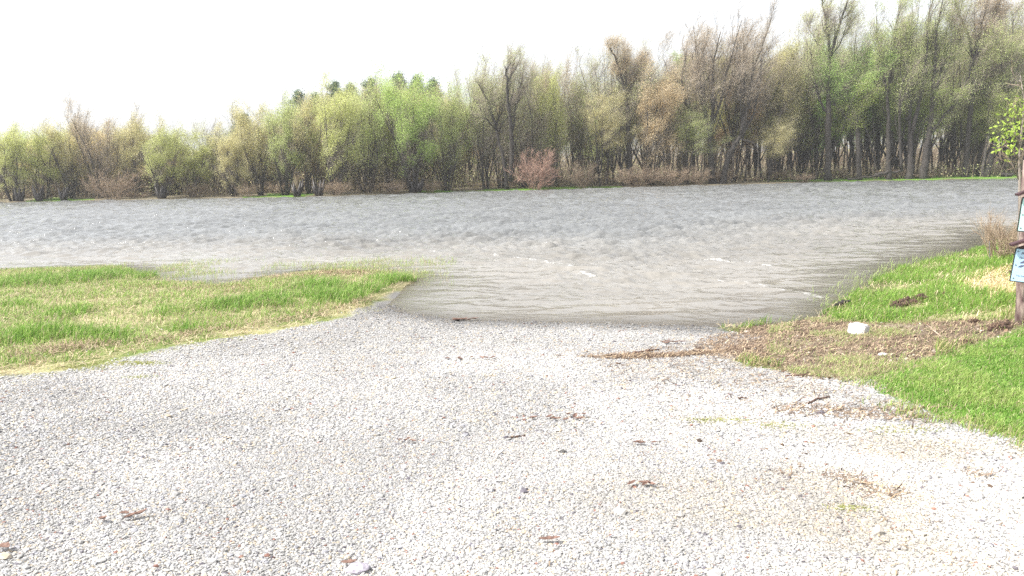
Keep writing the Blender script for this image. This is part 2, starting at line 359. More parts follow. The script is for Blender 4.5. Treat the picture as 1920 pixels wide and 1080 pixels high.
b1 = N(nt, 'ShaderNodeBump'); b1.inputs['Distance'].default_value = 0.06; nt.links.new(n1_.outputs['Fac'], b1.inputs['Height']); nt.links.new(ad.outputs['Fac'], b1.inputs['Strength'])
b2 = N(nt, 'ShaderNodeBump'); b2.inputs['Distance'].default_value = 0.03; nt.links.new(n2_.outputs['Fac'], b2.inputs['Height']); nt.links.new(ad.outputs['Fac'], b2.inputs['Strength']); nt.links.new(b1.outputs[0], b2.inputs['Normal'])
nt.links.new(b2.outputs[0], bs.inputs['Normal'])
ac = N(nt, 'ShaderNodeAttribute', attribute_name='col'); af = N(nt, 'ShaderNodeAttribute', attribute_name='foam')
n3_ = N(nt, 'ShaderNodeTexNoise'); n3_.inputs['Scale'].default_value = 14; n3_.inputs['Detail'].default_value = 5; nt.links.new(mp.outputs[0], n3_.inputs['Vector'])
fm = N(nt, 'ShaderNodeMath', operation='MULTIPLY_ADD'); fm.inputs[2].default_value = -0.62; nt.links.new(af.outputs['Fac'], fm.inputs[0]); fm.inputs[1].default_value = 0.6
fs = N(nt, 'ShaderNodeMath', operation='ADD'); nt.links.new(fm.outputs[0], fs.inputs[0]); nt.links.new(n3_.outputs['Fac'], fs.inputs[1])
fr = N(nt, 'ShaderNodeMapRange'); fr.inputs[1].default_value = 0.45; fr.inputs[2].default_value = 0.6; nt.links.new(fs.outputs[0], fr.inputs[0])
ff = N(nt, 'ShaderNodeMath', operation='MULTIPLY'); nt.links.new(fr.outputs[0], ff.inputs[0]); ga = N(nt, 'ShaderNodeMath', operation='GREATER_THAN'); ga.inputs[1].default_value = 0.02; nt.links.new(af.outputs['Fac'], ga.inputs[0]); nt.links.new(ga.outputs[0], ff.inputs[1])
mc = N(nt, 'ShaderNodeMix', data_type='RGBA'); nt.links.new(ff.outputs[0], mc.inputs[0]); nt.links.new(ac.outputs['Color'], mc.inputs[6]); mc.inputs[7].default_value = (0.58, 0.58, 0.57, 1)
nt.links.new(mc.outputs[2], bs.inputs['Base Color'])
rm = N(nt, 'ShaderNodeMapRange'); rm.inputs[3].default_value = 0.09; rm.inputs[4].default_value = 0.8; nt.links.new(ff.outputs[0], rm.inputs[0]); nt.links.new(rm.outputs[0], bs.inputs['Roughness'])
atr = N(nt, 'ShaderNodeAttribute', attribute_name='clear'); tb = N(nt, 'ShaderNodeBsdfTransparent'); tb.inputs[0].default_value = (0.75, 0.68, 0.58, 1)
ms = N(nt, 'ShaderNodeMixShader'); nt.links.new(atr.outputs['Fac'], ms.inputs[0]); nt.links.new(bs.outputs[0], ms.inputs[1]); nt.links.new(tb.outputs[0], ms.inputs[2]); nt.links.new(ms.outputs[0], out.inputs[0])
clear = 0.65 * np.exp(-np.maximum(dep, 0) / 0.045)
silt = (0.8 + 0.4 * fbm(X, Y * 2, 0.2, 151, 3))[:, None]
wcol = mixc(A(.22, .205, .18), A(.16, .165, .165), smooth(0, 14, sd)[:, None]) * silt
me = np_mesh('river', np.stack([X, Y, Zw], 1), [grid_faces(*shp)[:, ::-1]], wm,
             {'col': wcol, 'foam': foam, 'clear': clear, 'chop': np.clip(chop * 0.9, 0, 1)}, smooth_=True)
tag(link('river_water', me), kind='structure')

# ------------------------------------------------------------------ gravel stones
ICO_T = (1 + 5 ** .5) / 2
ICO_V = np.array([(-1, ICO_T, 0), (1, ICO_T, 0), (-1, -ICO_T, 0), (1, -ICO_T, 0), (0, -1, ICO_T), (0, 1, ICO_T), (0, -1, -ICO_T), (0, 1, -ICO_T), (ICO_T, 0, -1), (ICO_T, 0, 1), (-ICO_T, 0, -1), (-ICO_T, 0, 1)]) / math.hypot(1, ICO_T)
ICO_F = np.array([(0, 11, 5), (0, 5, 1), (0, 1, 7), (0, 7, 10), (0, 10, 11), (1, 5, 9), (5, 11, 4), (11, 10, 2), (10, 7, 6), (7, 1, 8), (3, 9, 4), (3, 4, 2), (3, 2, 6), (3, 6, 8), (3, 8, 9), (4, 9, 5), (2, 4, 11), (6, 2, 10), (8, 6, 7), (9, 8, 1)])
OCT_V = np.array([(1, 0, 0), (0, 1, 0), (-1, 0, 0), (0, -1, 0), (0, 0, 1.), (0, 0, -1)]); OCT_F = np.array([(0, 1, 4), (1, 2, 4), (2, 3, 4), (3, 0, 4), (1, 0, 5), (2, 1, 5), (3, 2, 5), (0, 3, 5)])
def stones(px, py, rad, colr, g, SV=ICO_V, SF=ICO_F):
    n = len(px); nv = len(SV); V = SV[None] * (1 + g.uniform(-.28, .28, (n, nv, 1)))
    V = V * np.stack([rad * g.uniform(.8, 1.45, n), rad * g.uniform(.7, 1.1, n), rad * g.uniform(.38, .72, n)], 1)[:, None, :]
    a = g.uniform(0, 6.28, n); c, s = np.cos(a)[:, None], np.sin(a)[:, None]
    tl = g.normal(0, .35, n); ct, st = np.cos(tl)[:, None], np.sin(tl)[:, None]
    y_ = V[:, :, 1] * ct - V[:, :, 2] * st; z_ = V[:, :, 1] * st + V[:, :, 2] * ct
    x_, y_ = V[:, :, 0] * c - y_ * s, V[:, :, 0] * s + y_ * c
    hz = height(px, py)
    W = np.stack([x_ + px[:, None], y_ + py[:, None], z_ + (hz + rad * 0.25)[:, None]], -1).reshape(-1, 3)
    Fc = (SF[None] + (np.arange(n) * nv)[:, None, None]).reshape(-1, 3)
    return W, Fc, np.repeat(colr, nv, 0)
def wedge(n, r0, r1, a0, a1, g):
    r = np.sqrt(g.uniform(r0 * r0, r1 * r1, n)); t = np.radians(g.uniform(a0, a1, n)); return r * np.sin(t), r * np.cos(t)
xs, ys, rs = [], [], []
for n, r0, r1, rm_ in ((185000, 2.0, 6.0, .0068), (120000, 6.0, 10.0, .0096), (52000, 10.0, 14.5, .0118), (3000, 2.0, 9.0, .0145), (30, 2.2, 8.0, .022)):
    x, y = wedge(n, r0, r1, -40, 40, rng); xs.append(x); ys.append(y); rs.append(rm_ * np.exp(rng.normal(0, .28 if rm_ < .03 else .12, n)))
x, y, rad = map(np.concatenate, (xs, ys, rs))
gv, dirt, lawn, tan, deb, br = zones(x, y); hz = height(x, y)
keep = (rng.random(len(x)) < np.maximum(gv * (1 - 0.85 * deb) * (1 - 0.6 * br), 0.02 * (lawn < .5) * (np.abs(x) < 6))) & (hz > -0.05)
x, y, rad, hz, br = x[keep], y[keep], rad[keep], hz[keep], br[keep]; n = len(x)
base = mixc(A(.30, .295, .285), A(.47, .462, .45), rng.random((n, 1)))
t = rng.random(n)
base[t < .15] = mixc(A(.30, .30, .32), A(.44, .44, .46), rng.random((n, 1)))[t < .15]
base[(t > .15) & (t < .25)] = mixc(A(.44, .37, .28), A(.58, .50, .39), rng.random((n, 1)))[(t > .15) & (t < .25)]
base[(t > .25) & (t < .272)] = A(.14, .13, .15)
base[(t > .272) & (t < .28)] = A(.26, .14, .11)
n1 = fbm(x, y, 1.1, 60, 4)
warm = smooth(-1.5, 4, x - 0.45 * y + 2.0) * smooth(.35, .65, n1)
base = base * (1 - (warm * 0.6)[:, None] * A(.10, .22, .42)) * (0.80 + 0.27 * smooth(.3, .7, fbm(x * 1.8, y, .45, 61, 4)))[:, None]
base = base * (1 - 0.5 * smooth(0.075, 0.0, hz + 0.07 * (n1 - .5)))[:, None]
nr_ = y < 5.2
V, Fc, cc = stones(x[nr_], y[nr_], rad[nr_], base[nr_], rng)
V2, Fc2, cc2 = stones(x[~nr_], y[~nr_], rad[~nr_] * 1.08, base[~nr_], rng, OCT_V, OCT_F)
Fc2 = Fc2 + len(V); V = np.concatenate([V, V2]); cc = np.concatenate([cc, cc2])
tag(link('gravel', np_mesh('gravel', V, [Fc, Fc2], MAT['stone'], {'col': cc})), 'pale crushed limestone gravel covering the boat ramp', 'gravel', kind='stuff')

# ------------------------------------------------------------------ grass blades and straw
def blades(x, y, h, w, colr, g, lean=.5, wind=(.35, -.1), z0=None):
    n = len(x); z = height(x, y) if z0 is None else z0
    a = g.uniform(0, 6.28, n); dx, dy = np.cos(a), np.sin(a)
    lx = g.normal(0, lean, n) + wind[0]; ly = g.normal(0, lean, n) + wind[1]
    z = z - .01
    b = np.stack([x, y, z], 1); wv = np.stack([dx, dy, np.zeros(n)], 1) * (w / 2)[:, None]
    m = b + np.stack([lx * h * .3, ly * h * .3, h * .6], 1); t = b + np.stack([lx * h * .9, ly * h * .9, h * (1 - .25 * np.minimum(lx * lx + ly * ly, 2))], 1)
    V = np.stack([b - wv, b + wv, m + wv * .8, m - wv * .8, t], 1).reshape(-1, 3)
    k = (np.arange(n) * 5)[:, None]
    c = np.repeat(colr[:, None, :], 5, 1)
    return V, [np.concatenate([k, k + 1, k + 2, k + 3], 1), np.concatenate([k + 3, k + 2, k + 4], 1)], np.clip(c.reshape(-1, 3), 0, 1)
def strands(x, y, L, w, colr, g, zup=.012, ang=None, angs=3.14):
    n = len(x); a = g.uniform(0, 6.28, n) if ang is None else ang + g.normal(0, angs, n)
    z = np.maximum(height(x, y), 0) + g.uniform(.002, zup, n)
    dx, dy = np.cos(a) * L / 2, np.sin(a) * L / 2; px, py = -np.sin(a) * w / 2, np.cos(a) * w / 2
    z1 = np.maximum(height(x - dx, y - dy), 0) + g.uniform(.001, zup, n); z2 = np.maximum(height(x + dx, y + dy), 0) + g.uniform(.001, zup * 2, n)
    bend = g.normal(0, .12, n); mx, my = x + px / w * L * bend * 1, y + py / w * L * bend
    V = np.stack([np.stack([x - dx - px, y - dy - py, z1], 1), np.stack([x - dx + px, y - dy + py, z1], 1), np.stack([mx + px, my + py, z + w * .5], 1), np.stack([mx - px, my - py, z + w * .3], 1),
                  np.stack([x + dx + px, y + dy + py, z2], 1), np.stack([x + dx - px, y + dy - py, z2], 1)], 1).reshape(-1, 3)
    k = (np.arange(n) * 6)[:, None]
    return V, [np.concatenate([k, k + 3, k + 2, k + 1], 1), np.concatenate([k + 3, k + 5, k + 4, k + 2], 1)], np.repeat(colr, 6, 0)
def merge(parts):
    Vs, Fs, Cs, o = [], {3: [], 4: []}, [], 0
    for V, F_, c in parts:
        Vs.append(V); Cs.append(c)
        for f in F_: Fs[f.shape[1]].append(f + o)
        o += len(V)
    return np.concatenate(Vs), [np.concatenate(v) for v in Fs.values() if v], np.concatenate(Cs)
def gcol_(n, g, c1, c2, spread=.18):
    return mixc(A(*c1), A(*c2), g.random((n, 1))) * (1 + g.normal(0, spread, (n, 1)))
def stuff(name, parts, mat, label, cat):
    V, F_, c = merge(parts); return tag(link(name, np_mesh(name, V, F_, mat, {'col': np.clip(c, 0, 1)})), label, cat, kind='stuff')
GREEN, LIME, DRY, YEL = ((.12, .26, .04), (.27, .42, .09)), ((.28, .40, .11), (.44, .52, .2)), ((.36, .29, .18), (.60, .51, .35)), ((.30, .34, .10), (.46, .45, .2))
# left bank
g = np.random.default_rng(11)
x, y = wedge(420000, 7.4, 27, -43, -4.0, g); hz = height(x, y); sdn = sdf(x, y, NEAR); gvv = zones(x, y)[0]
edge_d = -sdf(x, y, GRAVEL)
clump = fbm(x, y, 1.1, 301, 3); fine = fbm(x, y, 5, 305, 2)
tuft = np.zeros(len(x))
for (px_, py_, rad_) in ((90, 630, .5), (40, 640, .5), (150, 635, .4), (235, 640, .42), (215, 632, .35), (345, 622, .28), (160, 522, .8), (210, 516, .8), (60, 530, .9), (120, 590, .4), (450, 572, .5), (520, 566, .55), (590, 560, .55), (650, 560, .6),
                         (690, 548, .7), (600, 540, .6), (500, 560, .5), (420, 578, .4), (740, 530, .7), (280, 520, .4), (25, 575, .4), (300, 590, .3)):
    q = hit(px_, py_); tuft = np.maximum(tuft, smooth(rad_ * 1.3, rad_ * .3, np.hypot(x - q[0], (y - q[1]) * .8)))
mid_ = fbm(x, y, 2.6, 309, 2); dens = np.clip(.12 + smooth(.36, .62, clump + .3 * (fine - .5)) * .45 + tuft * (.12 + 1.0 * smooth(.40, .56, mid_)), 0, 1)
keep = (edge_d > .45 + .5 * (clump - .5)) & (sdn > -.15) & (g.random(len(x)) < .04 + .8 * dens) & (gvv < .6)
xg, yg, tg, cg = x[keep], y[keep], tuft[keep], clump[keep]; n = len(xg)
h = (.045 + .10 * np.clip(tg, 0, 1) * (.3 + mid_[keep]) + .06 * cg) * g.uniform(.4, 1.8, n)
cl = gcol_(n, g, *GREEN); yl = g.random(n) < .55 - .3 * tg; cl[yl] = gcol_(n, g, *LIME)[yl]; dr = g.random(n) < .28 - .22 * tg; cl[dr] = gcol_(n, g, *DRY)[dr]
P1 = blades(xg, yg, h, .009 + .004 * g.random(n), cl, g, lean=.55)
stuff('bank_grass', [P1], MAT['blade'], 'long green grass growing in tufts on the left bank', 'grass')
keep = (edge_d > .1 + .4 * (clump - .5)) & (sdn > -.1) & (g.random(len(x)) < .11 * (1 - .7 * tuft)) & (gvv < .7)
xs_, ys_ = x[keep], y[keep]; n = len(xs_)
P2 = strands(xs_, ys_, g.uniform(.06, .24, n), g.uniform(.004, .009, n), gcol_(n, g, *DRY), g, zup=.04)
q = [tuple(hit(*p)[:2]) for p in ((360, 545), (420, 540), (450, 545))]; q2 = [tuple(hit(*p)[:2]) for p in ((500, 524), (600, 516), (700, 512))]; q3 = [tuple(hit(*p)[:2]) for p in ((40, 672), (120, 655), (200, 648), (330, 634), (440, 612), (600, 590), (690, 560))]
extra = []
for qq, m_, s_ in ((q, 1200, .22), (q2, 2600, .35), (q3, 1300, .16)):
    k = g.integers(0, len(qq) - 1, m_); t = g.random(m_); Q = np.array(qq); p = Q[k] * (1 - t[:, None]) + Q[k + 1] * t[:, None] + g.normal(0, s_, (m_, 2))
    extra.append(strands(p[:, 0], p[:, 1], g.uniform(.05, .2, m_), g.uniform(.004, .01, m_), gcol_(m_, g, (.22, .16, .11), (.45, .36, .24)), g, zup=.05))
stuff('dead_straw', [P2] + extra, MAT['straw'], 'matted dead straw lying between the grass tufts on the left bank', 'straw')
# yellowish mossy strip at the gravel edge
keep = (edge_d > -.25 + .4 * (fine - .5)) & (edge_d < .9) & (g.random(len(x)) < .5) & (sdn > .2) & (fine + .5 * (mid_ - .5) > .45)
xm, ym = x[keep], y[keep]; n = len(xm)
P = blades(xm, ym, g.uniform(.012, .035, n), np.full(n, .012), gcol_(n, g, *YEL), g, lean=.8)
xx, yy = [], []
for (px_, py_, r_) in ((205, 682, .14), (260, 708, .07), (265, 683, .08), (262, 681, .1), (150, 690, .15), (1470, 800, .1), (1360, 790, .08), (1690, 808, .12), (1590, 955, .05), (1320, 790, .07)):
    q = hit(px_, py_); m_ = int(5000 * r_); xx.append(g.normal(q[0], r_ * 1.3, m_)); yy.append(g.normal(q[1], r_ * .6, m_))
xx, yy = np.concatenate(xx), np.concatenate(yy)
P_ = blades(xx, yy, g.uniform(.015, .03, len(xx)), np.full(len(xx), .010), gcol_(len(xx), g, *YEL), g, lean=.8)
stuff('moss_strip', [P, P_], MAT['blade'], 'low yellow green moss and weeds along the left gravel edge', 'moss')
# flooded sparse grass standing in the water by the left bank
x, y = wedge(60000, 12.5, 25, -40, -4.0, g); sdn = -sdf(x, y, NEAR)
pch = fbm(x, y, .8, 411, 3)
keep = (sdn > -.1) & (sdn < 4) & (g.random(len(x)) < .9 * smooth(.45, .62, pch) * smooth(4, .3, sdn) + .08 * smooth(2.5, 0, sdn))
cv_ = on_z(735, 538); keep &= ~((x > on_z(690, 575)[0] - .2) & (y < cv_[1])); xf, yf = x[keep], y[keep]; n = len(xf)
cl = gcol_(n, g, *LIME); dr = g.random(n) < .35; cl[dr] = gcol_(n, g, *DRY)[dr]
P = blades(xf, yf, g.uniform(.05, .17, n), np.full(n, .008), cl, g, lean=.7, z0=np.full(n, -.01))
x, y = wedge(40000, 8, 24, 18, 40, g); sdn = -sdf(x, y, NEAR)
keep = (sdn > -.1) & (sdn < 1.0) & (x > pr_[0] + .2) & (g.random(len(x)) < .32 * smooth(1., .0, sdn)); n = keep.sum()
Pb = blades(x[keep], y[keep], g.uniform(.05, .16, n), np.full(n, .008), gcol_(n, g, *LIME), g, lean=.6, z0=np.full(n, -.01))
stuff('flooded_grass', [P, Pb], MAT['blade'], 'sparse grass blades standing in the shallow flood water', 'grass')
# right bank
x, y = wedge(260000, 5.0, 27, 14, 43, g); sdn = sdf(x, y, NEAR); gvv, dd, ll, tt, de, bb = zones(x, y); clump = fbm(x, y, 1.3, 501, 3)
bank = (gvv < .4) & (dd < .6) & (ll < .5) & (sdn > -.1) & (y > 8.5)
keep = bank & (g.random(len(x)) < (.10 + .8 * smooth(.38, .58, clump)) * (1 - .9 * tt) * (1 - .55 * smooth(.5, .7, fbm(x, y, 3, 533, 2)))) ; n = keep.sum()
sc_ = smooth(11.3, 10.3, y[keep])                 # scrubby, drier in front
cl = gcol_(n, g, (.12, .26, .04), (.30, .43, .09)); dr = g.random(n) < .06 + .5 * sc_; cl[dr] = gcol_(n, g, (.30, .27, .12), (.5, .44, .24))[dr]
P = blades(x[keep], y[keep], (.03 + .14 * clump[keep]) * g.uniform(.4, 1.7, n), np.full(n, .0095), cl, g, lean=.55)
stuff('bank_grass', [P], MAT['blade'], 'bright green grass on the bank sloping down to the water at right', 'grass')
keep = bank & (g.random(len(x)) < .10); n = keep.sum()
stuff('bank_straw', [strands(x[keep], y[keep], g.uniform(.05, .2, n), g.uniform(.004, .009, n), gcol_(n, g, *DRY), g, zup=.06)], MAT['straw'], 'dead straw caught in the grass of the right bank', 'straw')
x, y = wedge(330000, 4.4, 13, 18, 44, g); gvv, dd, ll, tt, de, bb = zones(x, y); f_ = fbm(x, y, 2.5, 551, 3); lf = sdf(x, y, LAWN)
keep = (g.random(len(x)) < np.where(lf > 0, .3 + .7 * smooth(0, .5, lf) * smooth(.2, .5, f_ + .2 * smooth(0, .8, lf)), .25 * smooth(-.5, 0, lf) * smooth(.5, .62, f_))) & ((ll > .15) | (lf > -.5)) & (y > 3.5); n = keep.sum()
cl = gcol_(n, g, (.12, .26, .04), (.24, .40, .08)); li = g.random(n) < .2 + .6 * smooth(.4, .6, f_[keep]); cl[li] = gcol_(n, g, (.24, .36, .08), (.40, .48, .16))[li]; dr = g.random(n) < .08 + .3 * smooth(.35, 0, lf[keep]); cl[dr] = gcol_(n, g, *DRY)[dr]
P = blades(x[keep], y[keep], (.02 + .055 * f_[keep]) * g.uniform(.4, 1.8, n), np.full(n, .0075), cl, g, lean=.5)
stuff('lawn_grass', [P], MAT['blade'], 'short dense green lawn at the right edge of the gravel', 'grass')
keep = (dd > .3) & (ll < .6) & (g.random(len(x)) < .03 + .45 * smooth(.47, .66, fbm(x, y, 1.6, 571, 3))) & (y > 6); n = keep.sum(); cl = gcol_(n, g, *LIME); dr = g.random(n) < .5; cl[dr] = gcol_(n, g, *DRY)[dr]
stuff('weeds', [blades(x[keep], y[keep], .045 * g.uniform(.4, 2.2, n), np.full(n, .006), cl, g, lean=.9)], MAT['blade'], 'sparse weeds and dry stalks growing through the washed up debris', 'weeds')
xc, yc = wedge(52000, 4.4, 14, 2, 42, g); z_ = zones(xc, yc); keep = (g.random(len(xc)) < np.clip(z_[1] * .35 * (1 - z_[2]) + z_[4] * .3 + .012 * (xc > 1) * (z_[2] < .3), 0, 1)) & (height(xc, yc) > 0) & (fbm(xc, yc, 1.2, 573, 3) > .42); n = keep.sum()
cl = gcol_(n, g, (.04, .026, .018), (.2, .13, .085)); pl_ = g.random(n) < .2; cl[pl_] = gcol_(n, g, (.3, .25, .2), (.5, .43, .36))[pl_]
V_, F_, c_ = stones(xc[keep], yc[keep], .011 * np.exp(g.normal(0, .5, n)), cl, g)
tag(link('bark_mulch', np_mesh('bark_mulch', V_, [F_], MAT['stone'], {'col': np.clip(c_, 0, 1)})), 'dark crumbs of bark and earth scattered over the debris', 'mulch', kind='stuff')
# woody flood debris on the right
x, y = wedge(260000, 4.4, 14, 0, 42, g); gvv, dd, ll, tt, de, bb = zones(x, y)
keep = g.random(len(x)) < np.clip(.30 * dd * (1 - ll) * smooth(.3, .6, fbm(x, y, 1.7, 581, 3) + .1) + .75 * de + .12 * bb + .05 * smooth(2.2, 0, seg_dist(x, y, DIRT, True)) * (ll < .3) * (y < 10), 0, 1) * (height(x, y) > .0); n = keep.sum()
cl = gcol_(n, g, (.12, .082, .06), (.29, .215, .155)); dr = g.random(n) < .3; cl[dr] = gcol_(n, g, (.36, .27, .17), (.58, .46, .32))[dr]; dk_ = g.random(n) < .15; cl[dk_] = gcol_(n, g, (.04, .025, .018), (.10, .06, .045))[dk_]
P = strands(x[keep], y[keep], g.uniform(.02, .13, n) , g.uniform(.003, .009, n), cl, g, zup=.022, ang=.25, angs=.9)
x, y = wedge(9000, 2.4, 10, -5, 40, g); ll = zones(x, y)[2]
pt = fbm(x, y, .9, 577, 3); keep = (g.random(len(x)) < .5 * smooth(.52, .72, pt) * smooth(-3, 4, x - .3 * y + 1.5)) & (ll < .3); n = keep.sum()
P_ = strands(x[keep], y[keep], g.uniform(.01, .06, n), g.uniform(.003, .007, n), gcol_(n, g, (.2, .14, .09), (.42, .33, .22)), g, zup=.014)
stuff('flood_debris', [P, P_], MAT['straw'], 'brown bark, reed and twig litter washed up along the ramp', 'debris')
x, y = wedge(50000, 11, 24, 22, 42, g); tt = zones(x, y)[3]; keep = g.random(len(x)) < tt * .8; n = keep.sum()
stuff('dry_grass', [strands(x[keep], y[keep], g.uniform(.05, .2, n), g.uniform(.006, .012, n), gcol_(n, g, (.45, .36, .18), (.68, .57, .34)), g, zup=.05)], MAT['straw'], 'tan dry grass patch in front of the leafless bush at right', 'dry grass')

# ------------------------------------------------------------------ tubes, twigs, leaves
class Tubes:
    def __init__(s): s.V = []; s.F = []; s.o = 0
    def tube(s, path, rad, k=6, cap=True):
        P = np.asarray(path, float); n = len(P); rad = np.asarray(rad, float)
        T = np.gradient(P, axis=0); T /= np.linalg.norm(T, axis=1)[:, None] + 1e-9
        ref = np.array([1.0, 0, 0]) if abs(T[0][0]) < .8 else np.array([0, 1.0, 0])
        U = np.cross(T, ref); U /= np.linalg.norm(U, axis=1)[:, None]; W = np.cross(T, U)
        a = np.arange(k) * 2 * math.pi / k
        V = P[:, None] + rad[:, None, None] * (np.cos(a)[None, :, None] * U[:, None] + np.sin(a)[None, :, None] * W[:, None])
        i = np.arange(n - 1)[:, None]; j = np.arange(k)[None]; j2 = (j + 1) % k
        s.F.append((np.stack([i * k + j, i * k + j2, (i + 1) * k + j2, (i + 1) * k + j], -1).reshape(-1, 4)) + s.o)
        s.V.append(V.reshape(-1, 3)); s.o += n * k
        if cap and k >= 4:
            c = np.arange(k); tip = np.array([[0, c[q], c[q + 1]] for q in range(1, k - 1)])
            s.tri = getattr(s, 'tri', []); s.tri.append(tip[:, ::1] + s.o - k); s.tri.append(tip[:, ::-1] + s.o - n * k)
    def mesh(s, name, mat, smooth_=True):
        return np_mesh(name, np.concatenate(s.V), [np.concatenate(s.F)] + ([np.concatenate(s.tri)] if getattr(s, 'tri', None) else []), mat, smooth_=smooth_)
def twig_batch(P, D, L, r, g):
    """thin two-segment three-sided twigs; returns V, quads, and points along them"""
    n = len(P); D = D / (np.linalg.norm(D, axis=1)[:, None] + 1e-9)
    rnd = g.normal(0, 1, (n, 3)); U = np.cross(D, rnd); U /= np.linalg.norm(U, axis=1)[:, None]; W = np.cross(D, U)
    mid = P + D * L[:, None] * .5 + U * (L * g.normal(0, .06, n))[:, None]; end = P + D * L[:, None] + np.stack([L * .12, 0 * L, L * .08], 1)
    rings = []
    for c, q in ((P, 1.0), (mid, .7), (end, .3)):
        for a in (0, 2.09, 4.19): rings.append(c + (U * math.cos(a) + W * math.sin(a)) * (r * q)[:, None])
    V = np.stack(rings, 1).reshape(-1, 3); k = (np.arange(n) * 9)[:, None]; F_ = []
    for s in (0, 3):
        for a in range(3):
            b = (a + 1) % 3; F_.append(np.concatenate([k + s + a, k + s + b, k + s + 3 + b, k + s + 3 + a], 1))
    return V, np.concatenate(F_), mid, end
def leaf_batch(P, size, g, droop=0):
    n = len(P); a = g.normal(0, 1, (n, 3)); a /= np.linalg.norm(a, axis=1)[:, None]; b = np.cross(a, g.normal(0, 1, (n, 3))); b /= np.linalg.norm(b, axis=1)[:, None]
    s = (size * g.uniform(.6, 1.4, n))[:, None]
    V = np.stack([P - a * s, P + b * s * .45, P + a * s, P - b * s * .45], 1).reshape(-1, 3); k = (np.arange(n) * 4)[:, None]
    return V, np.concatenate([k, k + 1, k + 2, k + 3], 1)
WIND = np.array([.22, 0, 0])
class Tree:
    def __init__(s, seed, **p):
        s.g = np.random.default_rng(seed); s.T = Tubes(); s.tw = []; s.p = dict(levels=3, kids=(5, 6, 5), up=.25, wander=.12, spread=.75, ratio=.5, first=.3, twigs=2600, twigL=.9, twigR=.011, leaves=7000, leafS=.06, leafjit=.16, lmin=.3, wind=1.0); s.p.update(p)
    def branch(s, a, d, L, r, lv, path=None):
        g, p = s.g, s.p
        if path is None:
            n = 7 if lv < 2 else 5; pts = [np.array(a, float)]; d = d / np.linalg.norm(d)
            for i in range(n):
                d = d + g.normal(0, p['wander'], 3) + np.array([0, 0, p['up'] * .35]) + WIND * p['wind'] * .10 * lv; d /= np.linalg.norm(d); pts.append(pts[-1] + d * L / n)
            path = np.array(pts)
        n = len(path) - 1; rr_ = r * (1 - .78 * np.linspace(0, 1, n + 1) ** 1.1)
        if lv == 0 and p.get('flare', 1): rr_[0] *= 1.45
        s.T.tube(path, np.maximum(rr_ * (1 if lv == 0 else .8), .006), 8 if lv == 0 else (6 if lv == 1 else 4))
        seg = np.linalg.norm(np.diff(path, axis=0), axis=1); tot = seg.sum()
        if lv >= 1: s.tw.append((path, tot, lv))
        if lv >= p['levels']: return
        kn = p['kids'][min(lv, len(p['kids']) - 1)]; f = p['first'] if lv == 0 else .2
        for c in range(kn):
            t = f + (1 - f) * ((c + g.random()) / kn) * .97; x = t * n; i = min(int(x), n - 1); q = path[i] + (path[i + 1] - path[i]) * (x - i)
            dd = path[i + 1] - path[i]; dd = dd / np.linalg.norm(dd); e = g.normal(0, 1, 3); e -= dd * e.dot(dd); e /= np.linalg.norm(e)
            nd = dd + e * p['spread'] * g.uniform(.6, 1.3) + np.array([0, 0, p['up'] * .5]) + WIND * p['wind'] * .5
            s.branch(q, nd, tot * p['ratio'] * (1.15 - .55 * t) * g.uniform(.75, 1.25), max(rr_[i] * .46 * g.uniform(.7, 1.1), .008), lv + 1)
    def crown_mesh(s, name, twmat, lmat):
        g, p = s.g, s.p; w = np.array([L * (1 if lv > 1 else .7) for _, L, lv in s.tw]); w /= w.sum()
        idx = g.choice(len(s.tw), p['twigs'], p=w); P, D = [], []
        for i in idx:
            path, L, lv = s.tw[i]; n = len(path) - 1; x = (p['lmin'] + (1 - p['lmin']) * g.random()) * n * .999; k = int(x)
            P.append(path[k] + (path[k + 1] - path[k]) * (x - k)); D.append((path[k + 1] - path[k]) / np.linalg.norm(path[k + 1] - path[k]))
        P = np.array(P); D = np.array(D) * .7 + g.normal(0, .6, P.shape) + np.array([0, 0, p['up']]) + WIND * p['wind']
        L = p['twigL'] * g.uniform(.4, 1.3, len(P)); V1, F1, mid, end = twig_batch(P, D, L, np.full(len(P), p['twigR']), g)
        k = g.integers(0, len(P), p['leaves']); t = g.random(p['leaves'])[:, None]
        # light and heavy clumps: keep more leaves where a slow noise is high
        Q = np.where(t < .5, P[k] + (mid[k] - P[k]) * (t * 2), mid[k] + (end[k] - mid[k]) * (t * 2 - 1)) + g.normal(0, p['leafjit'], (p['leaves'], 3))
        nz = vn(Q[:, 0] + Q[:, 1] * .7, Q[:, 2] + Q[:, 1] * .3, .8, 7); Q = Q[g.random(len(Q)) < np.clip(.12 + (nz - .38) * 3.2, 0, 1)]
        V2, F2 = leaf_batch(Q, np.full(len(Q), p['leafS']), g)
        v = np.concatenate([np.zeros(len(V1)), np.repeat(g.random(len(Q)), 4)])
        return np_mesh(name, np.concatenate([V1, V2]), [F1, F2 + len(V1)], [twmat, lmat], {'v': v}, np.concatenate([np.zeros(len(F1)), np.ones(len(F2))]))
    def zmax(s): return max(np.max(v[:, 2]) for v in s.T.V)

